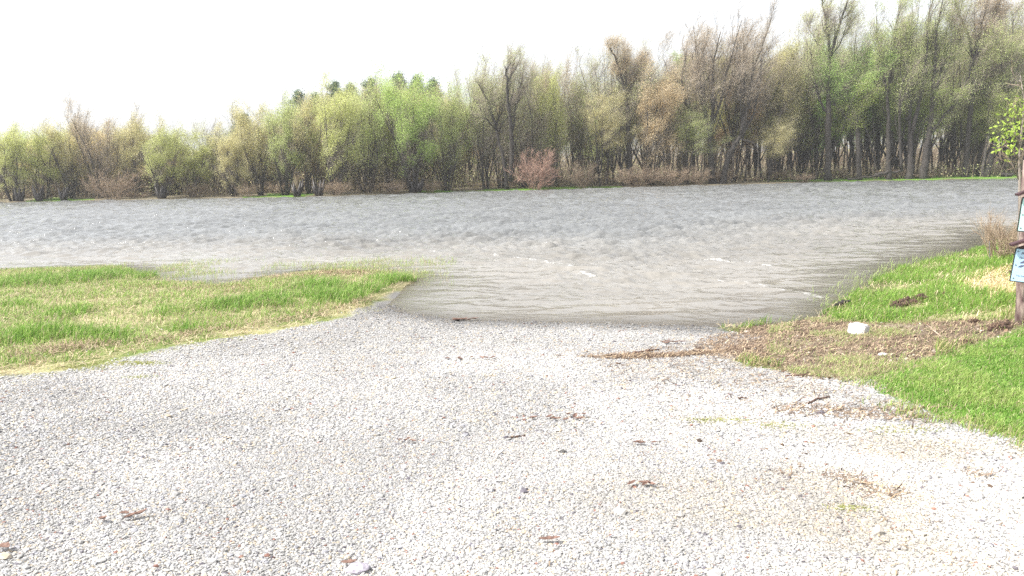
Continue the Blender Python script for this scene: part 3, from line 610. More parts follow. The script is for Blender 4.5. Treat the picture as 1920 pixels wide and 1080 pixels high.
def proto_fan(seed, H=10, n=8, **p):
    t = Tree(seed, levels=2, kids=(9, 5), first=.12, up=.26, ratio=.40, spread=.5, lmin=.1, **p); t.p['flare'] = 0
    for k in range(n):
        a = k / n * 6.28 + t.g.normal(0, .3); sp_ = t.g.uniform(.05, .42)
        t.branch((.25 * math.cos(a), .25 * math.sin(a), -.3), np.array([math.cos(a) * sp_, math.sin(a) * sp_, 1]), H * t.g.uniform(.72, 1.0), H * .0085, 0)
    return t
def proto_tall(seed, H=20, forks=3, fz=.25, **p):
    t = Tree(seed, levels=3, kids=(7, 5, 3), first=.18, up=.3, ratio=.46, spread=.5, **p); g = t.g
    z = H * fz; top = np.array([g.normal(0, .3), g.normal(0, .3), z])
    t.T.tube(np.array([(0, 0, -.4), (0, 0, .15), tuple(top * .35), tuple(top * .7), tuple(top)]), np.array([.014, .0105, .0090, .0085, .008]) * H, 9)
    for k in range(forks):
        a = k / forks * 6.28 + g.normal(0, .5); sp_ = g.uniform(.04, .38)
        q = dict(t.p); t.p['flare'] = 0
        t.branch(top - np.array([0, 0, .2]), np.array([math.cos(a) * sp_, math.sin(a) * sp_, 1]), (H - z) * g.uniform(.8, 1.05), H * .0058, 0)
        t.p = q
    return t
def proto_pole(seed, H=18, **p):
    t = Tree(seed, levels=2, kids=(15, 3), first=.38, up=.3, ratio=.22, spread=.7, wander=.035, **p)
    t.branch((0, 0, -.4), np.array([t.g.normal(0, .05), t.g.normal(0, .05), 1]), H, H * .0085, 0); return t
def proto_bush(seed, H=3.2, n=34, **p):
    t = Tree(seed, levels=1, kids=(5,), first=.2, up=.1, ratio=.45, spread=.5, wind=.3, **p); t.p['flare'] = 0
    for k in range(n):
        a = t.g.random() * 6.28; sp_ = t.g.uniform(.1, 1.1); b = t.g.uniform(0, .5)
        t.branch((b * math.cos(a), b * math.sin(a), -.1), np.array([math.cos(a) * sp_, math.sin(a) * sp_, 1]), H * t.g.uniform(.6, 1.05), .016, 0)
    return t
PROTO = {}
def reg(key, t, name, bark='bark', tw='twig', leaf='leaf'):
    tm = t.T.mesh(name + '_trunk', MAT[bark]); cm = t.crown_mesh(name + '_crown', MAT[tw], MAT[leaf]); PROTO[key] = (name, tm, cm, t.zmax())
for i in range(4): reg(('fan', i), proto_fan(20 + i, n=8 + i, leaves=62000, twigs=2100, leafS=.056, twigL=.9, twigR=.0065, leafjit=.3), 'willow_tree')
for i in range(2): reg(('fanbare', i), proto_fan(30 + i, n=8, leaves=26000, twigs=3600, leafS=.047, twigL=1.2, twigR=.0075, leafjit=.25), 'maple_tree')
for i in range(4): reg(('tall', i), proto_tall(40 + i, forks=5 + i % 3, fz=.10 + .06 * i, leaves=24000, twigs=3000, leafS=.054, twigL=1.5, twigR=.0075, leafjit=.35), 'maple_tree')
for i in range(2): reg(('leafy', i), proto_tall(50 + i, forks=6, fz=.12, leaves=76000, twigs=2400, leafS=.064, twigL=1.4, twigR=.0075, leafjit=.45), 'maple_tree')
for i in range(4): reg(('pole', i), proto_pole(60 + i, leaves=22000, twigs=1000, leafS=.075, twigL=1.3, twigR=.0075, leafjit=.35), 'slender_tree', 'pale_bark' if i == 3 else 'bark')
for i in range(3): reg(('bush', i), proto_bush(70 + i, leaves=2600, twigs=2600, leafS=.035, twigL=.45, twigR=.008, leafjit=.08), 'shrub', 'red_twig', 'red_twig')
for i in range(2): reg(('tanbush', i), proto_bush(75 + i, leaves=1500, twigs=2200, leafS=.035, twigL=.45, twigR=.009, leafjit=.08), 'shrub', 'tan_twig', 'tan_twig')
def proto_pine(seed, H=18):
    g = np.random.default_rng(seed); T = Tubes(); T.tube(np.array([(0, 0, -.3), (.1, 0, H * .5), (0, 0, H)]), [.22, .15, .03], 7)
    P, D, L = [], [], []; Q = []
    for k in range(90):
        z = H * (.35 + .64 * (k / 90)); a = g.random() * 6.28; l = (H - z) * .28 + .5; l *= g.uniform(.6, 1.25)
        p0 = np.array([0, 0, z]); d = np.array([math.cos(a), math.sin(a), .35]); P.append(p0); D.append(d); L.append(l)
        m = int(170 * l); t = g.uniform(.25, 1.05, m)[:, None]; Q.append(p0 + d * l * t + g.normal(0, .28, (m, 3)))
    P, D, L = map(np.array, (P, D, L)); V1, F1, _, _ = twig_batch(P, D, L, np.full(len(P), .03), g); Q = np.concatenate(Q)
    V2, F2 = leaf_batch(Q, np.full(len(Q), .11), g)
    cm = np_mesh('pine_crown', np.concatenate([V1, V2]), [F1, F2 + len(V1)], [MAT['twig'], MAT['needle']], {'v': np.concatenate([np.zeros(len(V1)), np.repeat(g.random(len(Q)), 4)])}, np.concatenate([np.zeros(len(F1)), np.ones(len(F2))]))
    return ('pine_tree', T.mesh('pine_trunk', MAT['bark']), cm, H)
for i in range(2): PROTO[('pine', i)] = proto_pine(80 + i)

def place_tree(key, loc, H, wx, colr, label, cat='tree', group=None, rot=None, lean=0.0, name=None):
    nm, tm, cm, Hp = PROTO[key]; e = empty(name or nm, loc); s = H / Hp
    e.scale = (s * wx, s * wx, s); e.rotation_euler = (0, lean, random.uniform(-.5, .5) if rot is None else rot)
    for part, me_ in (('stems' if 'bush' in key[0] else 'trunk', tm), ('twigs' if 'bush' in key[0] else 'crown', cm)):
        o = link(part, me_, e); o.color = (*colr, 1)
    tag(e, label, cat, group); return e
def bank_y(px):
    xs_ = [p[0] for p in far_px]; ys_ = [p[1] for p in far_px]; return float(np.interp(px, xs_, ys_))
def tree_px(key, px, top, back, halfw, colr, label, cat='tree', group=None, lean=0.0, **kw):
    """a tree on the far bank: foot 'back' metres behind the water's edge at photo column px, crown top at photo row top"""
    b = on_z(px, bank_y(px)); Y_ = b[1] + back; p = on_y(px, 300, Y_); z = float(np.maximum(height(p[0], Y_), -.1))
    foot = on_y(px, bank_y(px), Y_); X_ = foot[0]; topz = on_y(px, top, Y_)[2]; H = topz - z
    nm, tm, cm, Hp = PROTO[key]; 
    wid = {'fan': 3.3, 'fanbare': 3.4, 'tall': 4.6, 'leafy': 4.6, 'pole': 2.3, 'bush': 2.2, 'tanbush': 2.2, 'pine': 2.6}[key[0]] * H / Hp
    wx = (halfw / F * Y_) / wid if halfw else 1
    return place_tree(key, (X_, Y_, z - .03), H, wx, colr, label, cat, group, lean=lean, **kw)

YG, TAN, BRT, OLV, ORG, PUR, GRY, GRN, RED = (.58, .61, .25), (.60, .56, .30), (.48, .61, .20), (.50, .56, .24), (.60, .49, .31), (.58, .48, .34), (.56, .60, .31), (.44, .60, .20), (.5, .26, .2)
ft = [  # kind, column, top row, metres back, half width px, colour, label
 (('fan', 0), 25, 222, 2, 48, YG, 'yellow green willow at the far left edge, above a dark leaning stump'),
 (('fan', 1), 82, 224, 4, 50, YG, 'second yellow green willow from the left edge of the far bank'),
 (('fan', 2), 138, 222, 5, 46, TAN, 'tan budding tree left of the tall grey tree on the far left bank'),
 (('fanbare', 0), 190, 176, 6, 54, PUR, 'tall greyish thin topped tree rising above the low trees at far left'),
 (('fan', 3), 252, 200, 7, 44, TAN, 'brown green tree just right of the tall grey tree at far left'),
 (('fan', 1), 303, 222, 2, 56, (.47, .50, .2), 'green multi stemmed willow with a dark wide base on the left bank'),
 (('fan', 2), 362, 243, 5, 46, YG, 'low light green tree beside the dip in the left skyline'),
 (('fanbare', 1), 412, 216, 9, 42, GRY, 'grey brown bare tree at the right side of the skyline dip'),
 (('fan', 0), 440, 232, 3, 44, TAN, 'pinkish tan budding tree right of the skyline dip'),
 (('fan', 2), 490, 188, 5, 50, TAN, 'tan tree with thin stems fanning left, before the small leftmost pine'),
 (('fan', 3), 535, 160, 4, 52, OLV, 'olive tan tree with slanted stems left of the dark root clump'),
 (('fan', 1), 582, 152, 6, 50, TAN, 'tan tree with a dark stumpy base by the water'),
 (('fan', 0), 630, 144, 3, 56, YG, 'yellow tree with low hanging yellow boughs over the water'),
 (('fan', 3), 690, 130, 5, 56, OLV, 'dusty olive tree left of the brightest green tree'),
 (('fan', 2), 775, 130, 2, 66, BRT, 'brightest green tree, a broad fan of dark stems'),
 (('fan', 1), 730, 140, 8, 45, YG, 'yellow green tree behind the left shoulder of the brightest green tree'),
 (('fan', 3), 838, 142, 3, 50, OLV, 'olive tree touching the right side of the brightest green tree'),
 (('leafy', 0), 880, 134, 12, 42, BRT, 'light green tree crown left of the bare leaning trunks'),
 (('fanbare', 1), 912, 106, 4, 54, GRY, 'grey green tree with trunks leaning left above the gap in the bank'),
 (('fanbare', 0), 985, 84, 6, 60, GRY, 'tall grey bare topped tree behind the rusty pink shrub'),
 (('fan', 2), 1042, 124, 5, 36, YG, 'narrow yellow green tree right of the rusty pink shrub'),
 (('fanbare', 1), 1082, 98, 10, 40, GRY, 'pale thin tree in the notch of the middle skyline'),
 (('tall', 1), 1168, 62, 5, 62, GRY, 'big bare topped tree over orange crowns in the middle'),
 (('leafy', 1), 1125, 152, 3, 46, TAN, 'tan crowned tree at the left foot of the big bare topped tree'),
 (('fan', 0), 1220, 122, 4, 56, ORG, 'orange crowned tree right of the big bare topped tree'),
 (('tall', 0), 1258, 62, 8, 52, PUR, 'slim bare tree between the orange crown and the purple brown tree'),
 (('leafy', 1), 1290, 190, 3, 45, OLV, 'low olive tree under the purple brown tops'),
 (('fan', 2), 1455, 84, 9, 55, TAN, 'golden tan leafy tree filling the space beside the tall straight trunk'),
 (('fan', 3), 1500, 70, 10, 55, YG, 'yellow green crown just left of the tall straight trunk'),
 (('leafy', 0), 1440, 210, 3, 42, TAN, 'low tan tree arching over the bank left of the tall straight trunk'),
 (('leafy', 1), 1632, 82, 12, 60, GRN, 'green crown behind the dark forked trunk'),
 (('tall', 1), 1700, 8, 14, 55, GRY, 'tall grey tree behind the pair of dark trunks'),
 (('leafy', 0), 1760, 60, 14, 60, OLV, 'olive crown between the dark trunks at right'),
 (('tall', 2), 1880, -20, 10, 55, PUR, 'tall brown tree nearest the right edge on the far bank'),
 (('fanbare', 0), 940, 92, 7, 58, GRY, 'grey bare crown filling in left of the tall grey bare topped tree'),
 (('fanbare', 1), 1025, 92, 8, 52, PUR, 'brownish bare crown just right of the tall grey bare topped tree'),
 (('tall', 2), 1138, 74, 8, 60, GRY, 'wide bare crown on the left shoulder of the big bare topped tree'),
 (('tall', 0), 1212, 74, 9, 60, GRY, 'wide bare crown on the right shoulder of the big bare topped tree'),
 (('tall', 3), 1300, 44, 6, 64, PUR, 'wide purplish crown left of the tree with spreading limbs'),
 (('tall', 2), 1372, 40, 7, 64, PUR, 'wide purplish crown between the two dark spreading trees'),
 (('tall', 1), 1428, 42, 8, 58, TAN, 'brown tinged bare crown over the golden tan leafy tree'),
 (('tall', 0), 1488, 36, 9, 58, TAN, 'yellowish thin crown left of the tallest straight tree'),
 (('tall', 3), 1530, 14, 7, 50, GRY, 'feathery grey crown leaning against the tallest straight tree'),
 (('tall', 2), 1590, 2, 8, 58, GRY, 'feathery grey crown on the right of the tallest straight tree'),
 (('tall', 1), 1650, 34, 9, 55, OLV, 'thin green tinged crown over the slim dark double trunk'),
 (('tall', 0), 1790, 4, 9, 62, OLV, 'thin crown between the thick dark trunks and the reddish tree'),
 (('tall', 3), 1845, -10, 8, 62, TAN, 'tall brownish crown over the dark trunk leaning right'),
 (('leafy', 0), 1550, 110, 6, 62, (.42, .50, .14), 'yellow olive leafy crown low around the tallest straight trunk'),
 (('leafy', 1), 1680, 120, 5, 66, (.40, .50, .14), 'fresh green leafy crown low around the slim dark double trunk'),
 (('leafy', 0), 1835, 140, 6, 62, (.40, .46, .15), 'olive green leafy crown low behind the dark trunk leaning right'),
 (('leafy', 1), 1890, 90, 16, 60, OLV, 'olive crown low at the right edge behind the leaning trunk'),
]
for k, px, top, back, hw, c_, lab in ft: tree_px(k, px, top, back, hw, c_, lab)

# trees with their own traced limbs
def custom(px0, base_y, back, limbs, colr, label, seed, leaves=9000, twigs=4200, bark='bark', leafS=.08, spread=.55, twigL=1.3, levels=3, kids=(11, 6, 3), ratio=.33):
    g = np.random.default_rng(seed); b = on_z(px0, bank_y(px0)); Y_ = b[1] + back; foot = on_y(px0, bank_y(px0), Y_); z0 = float(height(foot[0], Y_)); base = np.array([foot[0], Y_, max(z0, -.1) - .05])
    t = Tree(seed, levels=levels, kids=kids, first=.45, up=.28, ratio=ratio, spread=spread, leaves=int(leaves * 3.4), twigs=int(twigs * .62), leafS=leafS * .74, twigL=twigL, twigR=.0075, leafjit=.4); s = Y_ / F
    for i, (pl, w0, w1, mode) in enumerate(limbs):
        pts = []; dy = 0; drift = g.normal(0, .35)
        for (x_, y_) in pl:
            p = on_y(x_, y_, Y_) - base; p[1] = dy * (0 if i == 0 else 1); pts.append(p); dy += drift
        pts[0][2] = min(pts[0][2], -.3) if i == 0 else pts[0][2]
        # resample smooth
        P = np.array(pts); u = np.linspace(0, len(P) - 1, 4 * (len(P) - 1) + 1); P = np.stack([np.interp(u, np.arange(len(P)), P[:, k]) for k in range(3)], 1)
        P[1:-1] = (P[:-2] + 2 * P[1:-1] + P[2:]) / 4; P[1:-1] += g.normal(0, .05, P[1:-1].shape)
        if mode == 'bare': t.T.tube(P, np.linspace(w0 * .8, w1 * .62, len(P)) * s / 2 * np.where(np.arange(len(P)) == 0, 1.3, 1), 8)
        else:
            lv = 1 if mode == 'limb' else 0; keep_ = t.T; t.T = Tubes(); n0 = len(t.tw)
            t.p['first'] = .2 if lv else .45; t.branch(None, None, 0, w0 * s / 2, 0, path=P); t.T.V.pop(0); F0 = t.T.F.pop(0)
            # swap the default taper for the traced widths
            T2 = Tubes(); T2.tube(P, np.linspace(w0 * .92, w1 * .7, len(P)) * s / 2, 8, cap=False); t.T.V.insert(0, T2.V[0]); t.T.F.insert(0, F0)
            for a_, b_ in zip(t.T.V, t.T.F): keep_.V.append(a_); keep_.F.append(b_ + keep_.o)
            if getattr(t.T, 'tri', None):
                keep_.tri = getattr(keep_, 'tri', []) + [q + keep_.o for q in t.T.tri]
            keep_.o += t.T.o; t.T = keep_; t.tw.append((P[len(P) // 2:], 3.0, 1))
    allp = [q for l in limbs if l[3] == 'limb' for q in l[0]]; tops = min(q[1] for q in allp); fork = limbs[0][0][-1]; xs0 = min(q[0] for q in allp); xs1 = max(q[0] for q in allp)
    for k in range(4):
        f = on_y(fork[0], fork[1] + g.uniform(-6, 14), Y_) - base; e_ = on_y(g.uniform(xs0 - 12, xs1 + 12), max(tops, -30) + g.uniform(0, 70), Y_ + g.uniform(-2.5, 2.5)) - base
        u = np.linspace(0, 1, 9)[:, None]; Q = f + (e_ - f) * np.concatenate([u ** .7 if k % 2 else u, u ** 1.2, u ** .9], 1) ; Q[1:-1] += g.normal(0, .08, Q[1:-1].shape)
        s_T = t.T; t.p['first'] = .15; t.branch(None, None, 0, .075, 0, path=Q); t.tw.append((Q[4:], 3.0, 1))
    e = empty('maple_tree', base); o = link('trunk', t.T.mesh('traced_trunk', MAT[bark]), e); o.color = (*colr, 1)
    o = link('crown', t.crown_mesh('traced_crown', MAT['twig'], MAT['leaf']), e); o.color = (*colr, 1); tag(e, label, 'tree'); return e
custom(1340, 336, 3, [([(1338, 340), (1332, 280), (1330, 250)], 17, 12, 'bare'), ([(1330, 250), (1310, 225), (1285, 195), (1278, 150), (1290, 90)], 7, 1.5, 'limb'), ([(1331, 255), (1337, 200), (1335, 130), (1350, 60)], 9, 2, 'limb'),
                      ([(1331, 262), (1318, 200), (1312, 120), (1300, 48)], 6, 1.5, 'limb'), ([(1334, 240), (1352, 190), (1365, 120), (1388, 40)], 6, 1.5, 'limb')], PUR, 'purple brown bare tree whose thick trunk splits into spreading limbs', 101, 7000, 6500, leafS=.06)
custom(1358, 336, 2.5, [([(1354, 338), (1362, 300), (1378, 270), (1392, 250)], 16, 10, 'bare'), ([(1390, 252), (1402, 200), (1415, 130), (1440, 60), (1450, 34)], 7, 1.5, 'limb'), ([(1388, 254), (1398, 190), (1400, 110), (1398, 50)], 7, 1.5, 'limb'),
                        ([(1392, 250), (1415, 215), (1430, 150), (1436, 90)], 6, 1.5, 'limb'), ([(1393, 262), (1412, 268), (1422, 285), (1420, 330)], 4, 2, 'bare')], PUR, 'dark tree leaning right with a drooping side branch', 102, 6500, 6000, leafS=.06)
custom(1553, 334, 3, [([(1553, 336), (1553, 240), (1554, 150), (1556, 100)], 17, 9, 'bare'), ([(1556, 104), (1548, 50), (1538, 0), (1530, -40)], 6, 2, 'limb'), ([(1556, 110), (1566, 60), (1582, 10), (1590, -30)], 7, 2, 'limb'),
                      ([(1555, 190), (1565, 150), (1575, 120)], 4, 2, 'limb'), ([(1553, 215), (1535, 190), (1525, 150), (1515, 90)], 5, 1.5, 'limb')], GRY, 'tallest tree with one thick straight grey trunk', 103, 9000, 6500)
custom(1610, 332, 2.5, [([(1611, 334), (1609, 280), (1606, 225), (1600, 205)], 13, 9, 'bare'), ([(1603, 235), (1585, 215), (1562, 190), (1545, 150), (1540, 110)], 6, 2, 'limb'), ([(1604, 215), (1595, 190), (1590, 160), (1585, 110)], 6, 1.5, 'limb'),
                        ([(1605, 210), (1615, 190), (1632, 170), (1645, 130), (1650, 80)], 5, 1.5, 'limb'), ([(1607, 215), (1628, 245), (1642, 285), (1652, 318)], 4, 3, 'bare')], GRN, 'dark forked tree with one branch arching down to the ground', 104, 17000, 3800)
custom(1667, 336, 2, [([(1667, 336), (1665, 280), (1666, 220), (1662, 170)], 13, 8, 'bare'), ([(1663, 175), (1655, 120), (1645, 80), (1642, 30)], 6, 1.5, 'limb'), ([(1664, 178), (1676, 110), (1678, 60), (1690, 10)], 6, 1.5, 'limb'),
                      ([(1690, 320), (1684, 260), (1680, 180), (1692, 130), (1700, 60)], 7, 1.5, 'limb')], OLV, 'slim dark double trunk left of the two thickest trunks', 105, 12000, 4200)
custom(1707, 334, 2.2, [([(1705, 335), (1707, 290), (1706, 250)], 20, 13, 'bare'), ([(1706, 255), (1704, 190), (1710, 140)], 7, 3, 'limb'), ([(1708, 255), (1722, 190), (1730, 120), (1728, 40), (1738, -10)], 9, 2, 'limb')], OLV, 'left one of the two thickest dark trunks', 106, 10000, 4500)
custom(1735, 334, 2, [([(1732, 336), (1735, 290), (1745, 230), (1748, 180)], 19, 10, 'bare'), ([(1747, 190), (1750, 120), (1748, 60), (1760, -10)], 7, 2, 'limb'), ([(1747, 195), (1760, 160), (1772, 110), (1780, 50)], 6, 2, 'limb'),
                      ([(1741, 255), (1770, 215), (1800, 180), (1812, 140), (1825, 90)], 7, 2, 'limb'), ([(1738, 300), (1752, 265), (1775, 225)], 6, 3, 'limb')], OLV, 'right one of the two thickest dark trunks, with a limb sweeping right', 107, 11000, 5000)
custom(1810, 330, 4, [([(1810, 332), (1815, 260), (1824, 170), (1828, 110)], 14, 9, 'bare'), ([(1828, 115), (1816, 60), (1800, 20), (1790, -20)], 6, 2, 'limb'), ([(1828, 120), (1838, 60), (1850, 0)], 7, 2, 'limb'), ([(1830, 110), (1850, 70), (1880, 20)], 5, 2, 'limb'),
                      ([(1824, 170), (1850, 140), (1880, 90)], 4, 1.5, 'limb')], PUR, 'tall tree with reddish upper trunk standing on the green bank', 108, 10000, 6000)
custom(1852, 331, 3.5, [([(1848, 332), (1862, 280), (1878, 230), (1890, 195)], 13, 7, 'bare'), ([(1890, 198), (1898, 150), (1905, 90), (1915, 30)], 5, 2, 'limb'), ([(1880, 228), (1872, 170), (1880, 100)], 4, 1.5, 'limb')], OLV, 'dark trunk leaning right with a knobby burl near the right edge', 109, 8000, 4000)
custom(1842, 331, 4.5, [([(1840, 332), (1848, 280), (1856, 235)], 8, 5, 'bare'), ([(1856, 238), (1862, 170), (1866, 90)], 4, 1.5, 'limb')], OLV, 'pale trunk just left of the dark right leaning trunk', 110, 5000, 2500, bark='pale_bark')
custom(958, 352, 2, [([(952, 354), (944, 300), (930, 240)], 10, 7, 'bare'), ([(931, 245), (915, 190), (898, 160)], 6, 2, 'limb'), ([(958, 340), (960, 250), (952, 190), (950, 150), (947, 130)], 11, 2, 'limb'), ([(958, 260), (968, 200), (980, 135)], 6, 1.5, 'limb')], GRY, 'grey tree with three dark trunks fanning left of the pink shrub', 111, 6500, 5000, leafS=.06)
custom(1180, 340, 4, [([(1182, 345), (1180, 280), (1176, 200), (1170, 165)], 13, 9, 'bare'), ([(1171, 170), (1162, 130), (1150, 105), (1142, 90)], 6, 2, 'limb'), ([(1171, 172), (1176, 130), (1172, 92)], 6, 2, 'limb'), ([(1174, 180), (1195, 140), (1205, 105)], 5, 1.5, 'limb')], ORG, 'thick dark trunk rising through the orange crowns in the middle', 112, 7500, 5200, leafS=.065)

# background trees, closing the wood behind
SKY = [(0, 226), (60, 222), (120, 232), (160, 205), (230, 215), (260, 212), (330, 245), (385, 256), (415, 235), (470, 205), (530, 172), (600, 160), (700, 140), (780, 135), (850, 155), (930, 120), (1000, 104), (1045, 128), (1090, 130), (1110, 150), (1170, 95), (1240, 100), (1300, 75),
       (1380, 80), (1450, 80), (1540, 40), (1620, 60), (1700, 40), (1780, 30), (1860, 10), (1920, 10)]
rb = random.Random(5)
def skyrow(px): return float(np.interp(px, [p[0] for p in SKY], [p[1] for p in SKY]))
def tint(c, k=.25): f = rb.uniform(1 - k, 1 + k * .6); return tuple(v * f * rb.uniform(.9, 1.1) for v in c)
cnt = 0
ANCH = [(px, lab.split(',')[0]) for k, px, top, back, hw, c_, lab in ft if len(lab.split(',')[0].split()) <= 12]
ANCH += [(1340, 'purple brown bare tree with spreading limbs'), (1358, 'dark tree leaning right with a drooping side branch'), (1553, 'tallest tree with one straight grey trunk'), (1610, 'dark forked tree'), (1667, 'slim dark double trunk'), (1735, 'two thickest dark trunks'), (1852, 'dark trunk leaning right near the edge')]
CN = {YG: 'yellow green', TAN: 'tan', OLV: 'olive', ORG: 'orange', PUR: 'purplish brown', GRN: 'green', GRY: 'grey'}
KN = {'fan': 'spreading tree', 'leafy': 'leafy tree', 'tall': 'tall tree', 'pole': 'slender tree'}
RW = ['close behind', 'a little way behind', 'deep in the wood behind', 'far back behind']
def blab(px, c0, kind, row):
    a = min(ANCH, key=lambda t: abs(t[0] - px)); w = (CN[c0] + ' ' + KN[kind] + ' ' + RW[row] + ' the ' + a[1]).split()
    return ' '.join(w[:16])
for px, top in ((465, 200), (572, 158), (602, 163), (637, 140), (668, 146), (703, 134), (755, 124), (790, 130), (820, 136)):
    tree_px(('pine', px % 2), px, top + 12, 55, 30, (.11, .18, .075), ' '.join(('dark pine top poking out above the ' + min(ANCH, key=lambda t: abs(t[0] - px))[1]).split()[:16]), 'pine tree', 'pines behind the spring trees')
for row, (back, step, j) in enumerate(((9, 33, 10), (19, 32, 12), (33, 40, 14), (58, 48, 18))):
    px = -40 + rb.uniform(0, step)
    while px < 1990:
        lf_ = px < 860
        kind = (('fan', rb.randrange(4)) if lf_ else rb.choice([('pole', rb.randrange(4)), ('leafy', rb.randrange(2)), ('tall', rb.randrange(4)), ('pole', rb.randrange(4)), ('fan', rb.randrange(4))]))
        if row >= 3 and lf_ and rb.random() < .4: kind = ('leafy', rb.randrange(2))
        top = skyrow(px) + rb.uniform(14, 60) + row * 4
        c0 = rb.choice([YG, TAN, TAN, OLV] if lf_ else ([TAN, OLV, ORG, YG, TAN] if px < 1400 else [OLV, YG, TAN, GRN, GRN])); c_ = tint(c0)
        tree_px(kind, px, top, back + rb.uniform(0, 8), {'pole': 26}.get(kind[0], rb.uniform(36, 56)), c_,
                blab(px, c0, kind[0], row), 'tree', 'trees crowding behind the front row', rot=rb.uniform(0, 6.28) if kind[0] == 'pole' else rb.uniform(-.6, .6)); cnt += 1
        px += step + rb.uniform(-j, j)
# thin trunks visible low in the right half
for k in range(50):
    px = rb.uniform(1230, 1925)
    kk_ = rb.randrange(4); tree_px(('pole', kk_), px, skyrow(px) + rb.uniform(30, 90), rb.uniform(7, 40), 22, tint(OLV), ' '.join((('pale' if kk_ == 3 else 'dark') + ' slender trunk in the wood near the ' + min(ANCH, key=lambda t: abs(t[0] - px))[1]).split()[:16]), 'tree', 'slender trunks in the right hand wood', rot=rb.uniform(0, 6.28), lean=rb.gauss(0, .05))
# shrubs on the far bank
RS = (.42, .30, .22)
for px, top, hw, back, lab in ((1002, 278, 56, 1.2, 'rusty pink leafless shrub rounding over the water in the middle'), (212, 315, 45, 1.5, 'reddish brown shrub low on the far left bank'),
                               (1195, 305, 55, 1.5, 'brown shrub below the big bare topped tree'), (1090, 300, 34, 1.2, 'brown shrub right of the rusty pink shrub'), (1262, 308, 45, 1.4, 'brown shrub between the middle shrub and the dark trunks')):
    tree_px(('bush', px % 3) if px == 1002 else ('tanbush', px % 2), px, top, back, hw, RS, lab, 'shrub')
for k in range(36):
    px = -20 + k * 55 + rb.uniform(-12, 12); kk = 'tanbush'; b_ = rb.choice([1.5, 4, 8, 14])
    tree_px((kk, rb.randrange(2)), px, bank_y(px) - rb.uniform(18, 44) * (1 if px < 1400 else .7), b_, rb.uniform(22, 42), tint((.40, .34, .2)), ' '.join(('low tan shrub at the foot of the ' + min(ANCH, key=lambda t: abs(t[0] - px))[1]).split()[:16]), 'shrub', 'low shrubs along the far bank')
g = np.random.default_rng(78); n = 95000; X_ = g.uniform(-1.0, .95, n) * 112; dep_ = np.interp(X_, [f[0] for f in FAR], [f[1] for f in FAR]) + g.uniform(2.0, 34, n)
pch = vn(X_, dep_, .22, 5) * .6 + .4 * vn(X_, dep_, .9, 6); hh_ = (1.2 + 5.5 * np.clip(pch - .25, 0, 1)) * np.where(X_ > 28, .65, 1); Z_ = g.beta(1.2, 1.8, n) * hh_ + .1; k_ = g.random(n) < np.clip((pch - .3) * 3, .05, 1); X_, dep_, Z_ = X_[k_], dep_[k_], Z_[k_]; n = len(X_)
V_, F_ = leaf_batch(np.stack([X_, dep_, Z_], 1), np.full(n, .10), g); c_ = mixc(A(.42, .34, .22), A(.48, .50, .23), smooth(.35, .65, vn(X_, Z_ + dep_ * .3, .25, 9))[:, None] * .8 + .2 * g.random((n, 1))) * g.uniform(.7, 1.2, (n, 1))
m2 = 9000; sel = g.integers(0, n, m2); V1_, F1_, _, _ = twig_batch(np.stack([X_[sel], dep_[sel], np.zeros(m2) + .05], 1), g.normal(0, .3, (m2, 3)) * A(1, 1, 0) + A(0, 0, 1), g.uniform(1, 4.5, m2), np.full(m2, .018), g)
tag(link('undergrowth', np_mesh('undergrowth', np.concatenate([V_, V1_]), [F_, F1_ + len(V_)], MAT['straw'], {'col': np.concatenate([np.repeat(c_, 4, 0), np.tile(A(.28, .22, .16), (len(V1_), 1))])})), 'brown and olive brush filling the foot of the flooded wood', 'undergrowth', kind='stuff')
# the wood's far side reads as one mass: twigs and leaves filling the depth
g = np.random.default_rng(77); n = 60000; dx_ = g.uniform(-1.05, 1.05, n); dep_ = 92 + g.uniform(85, 135, n); X_ = dx_ * dep_; hmax = 7 + 9 * smooth(-.2, .5, dx_); Z_ = np.abs(g.beta(1.1, 1.6, n)) * hmax * (.7 + .6 * vn(X_, X_ * 0, .07, 5)) + .8
V_, F_ = leaf_batch(np.stack([X_, dep_, Z_], 1), np.full(n, .30), g); c_ = mixc(A(.36, .30, .21), A(.48, .48, .25), (vn(X_, Z_, .15, 9)[:, None] * .6 + .4 * g.random((n, 1))))
m2 = 16000; b_x = g.uniform(-1.05, 1.05, m2); b_d = 92 + g.uniform(80, 140, m2); bz_ = 1.0 + g.uniform(0, 2.5, m2)
V1_, F1_, _, _ = twig_batch(np.stack([b_x * b_d, b_d, bz_], 1), g.normal(0, .25, (m2, 3)) + np.array([0, 0, 1]), g.uniform(1.5, 5, m2), np.full(m2, .07), g)
tag(link('distant_wood', np_mesh('distant_wood', np.concatenate([V_, V1_]), [F_, F1_ + len(V_)], MAT['straw'], {'col': np.concatenate([np.repeat(c_, 4, 0), np.tile(A(.24, .185, .13), (len(V1_), 1))])})), 'mass of brown and olive woodland closing the view behind the trees', 'woodland', kind='stuff')
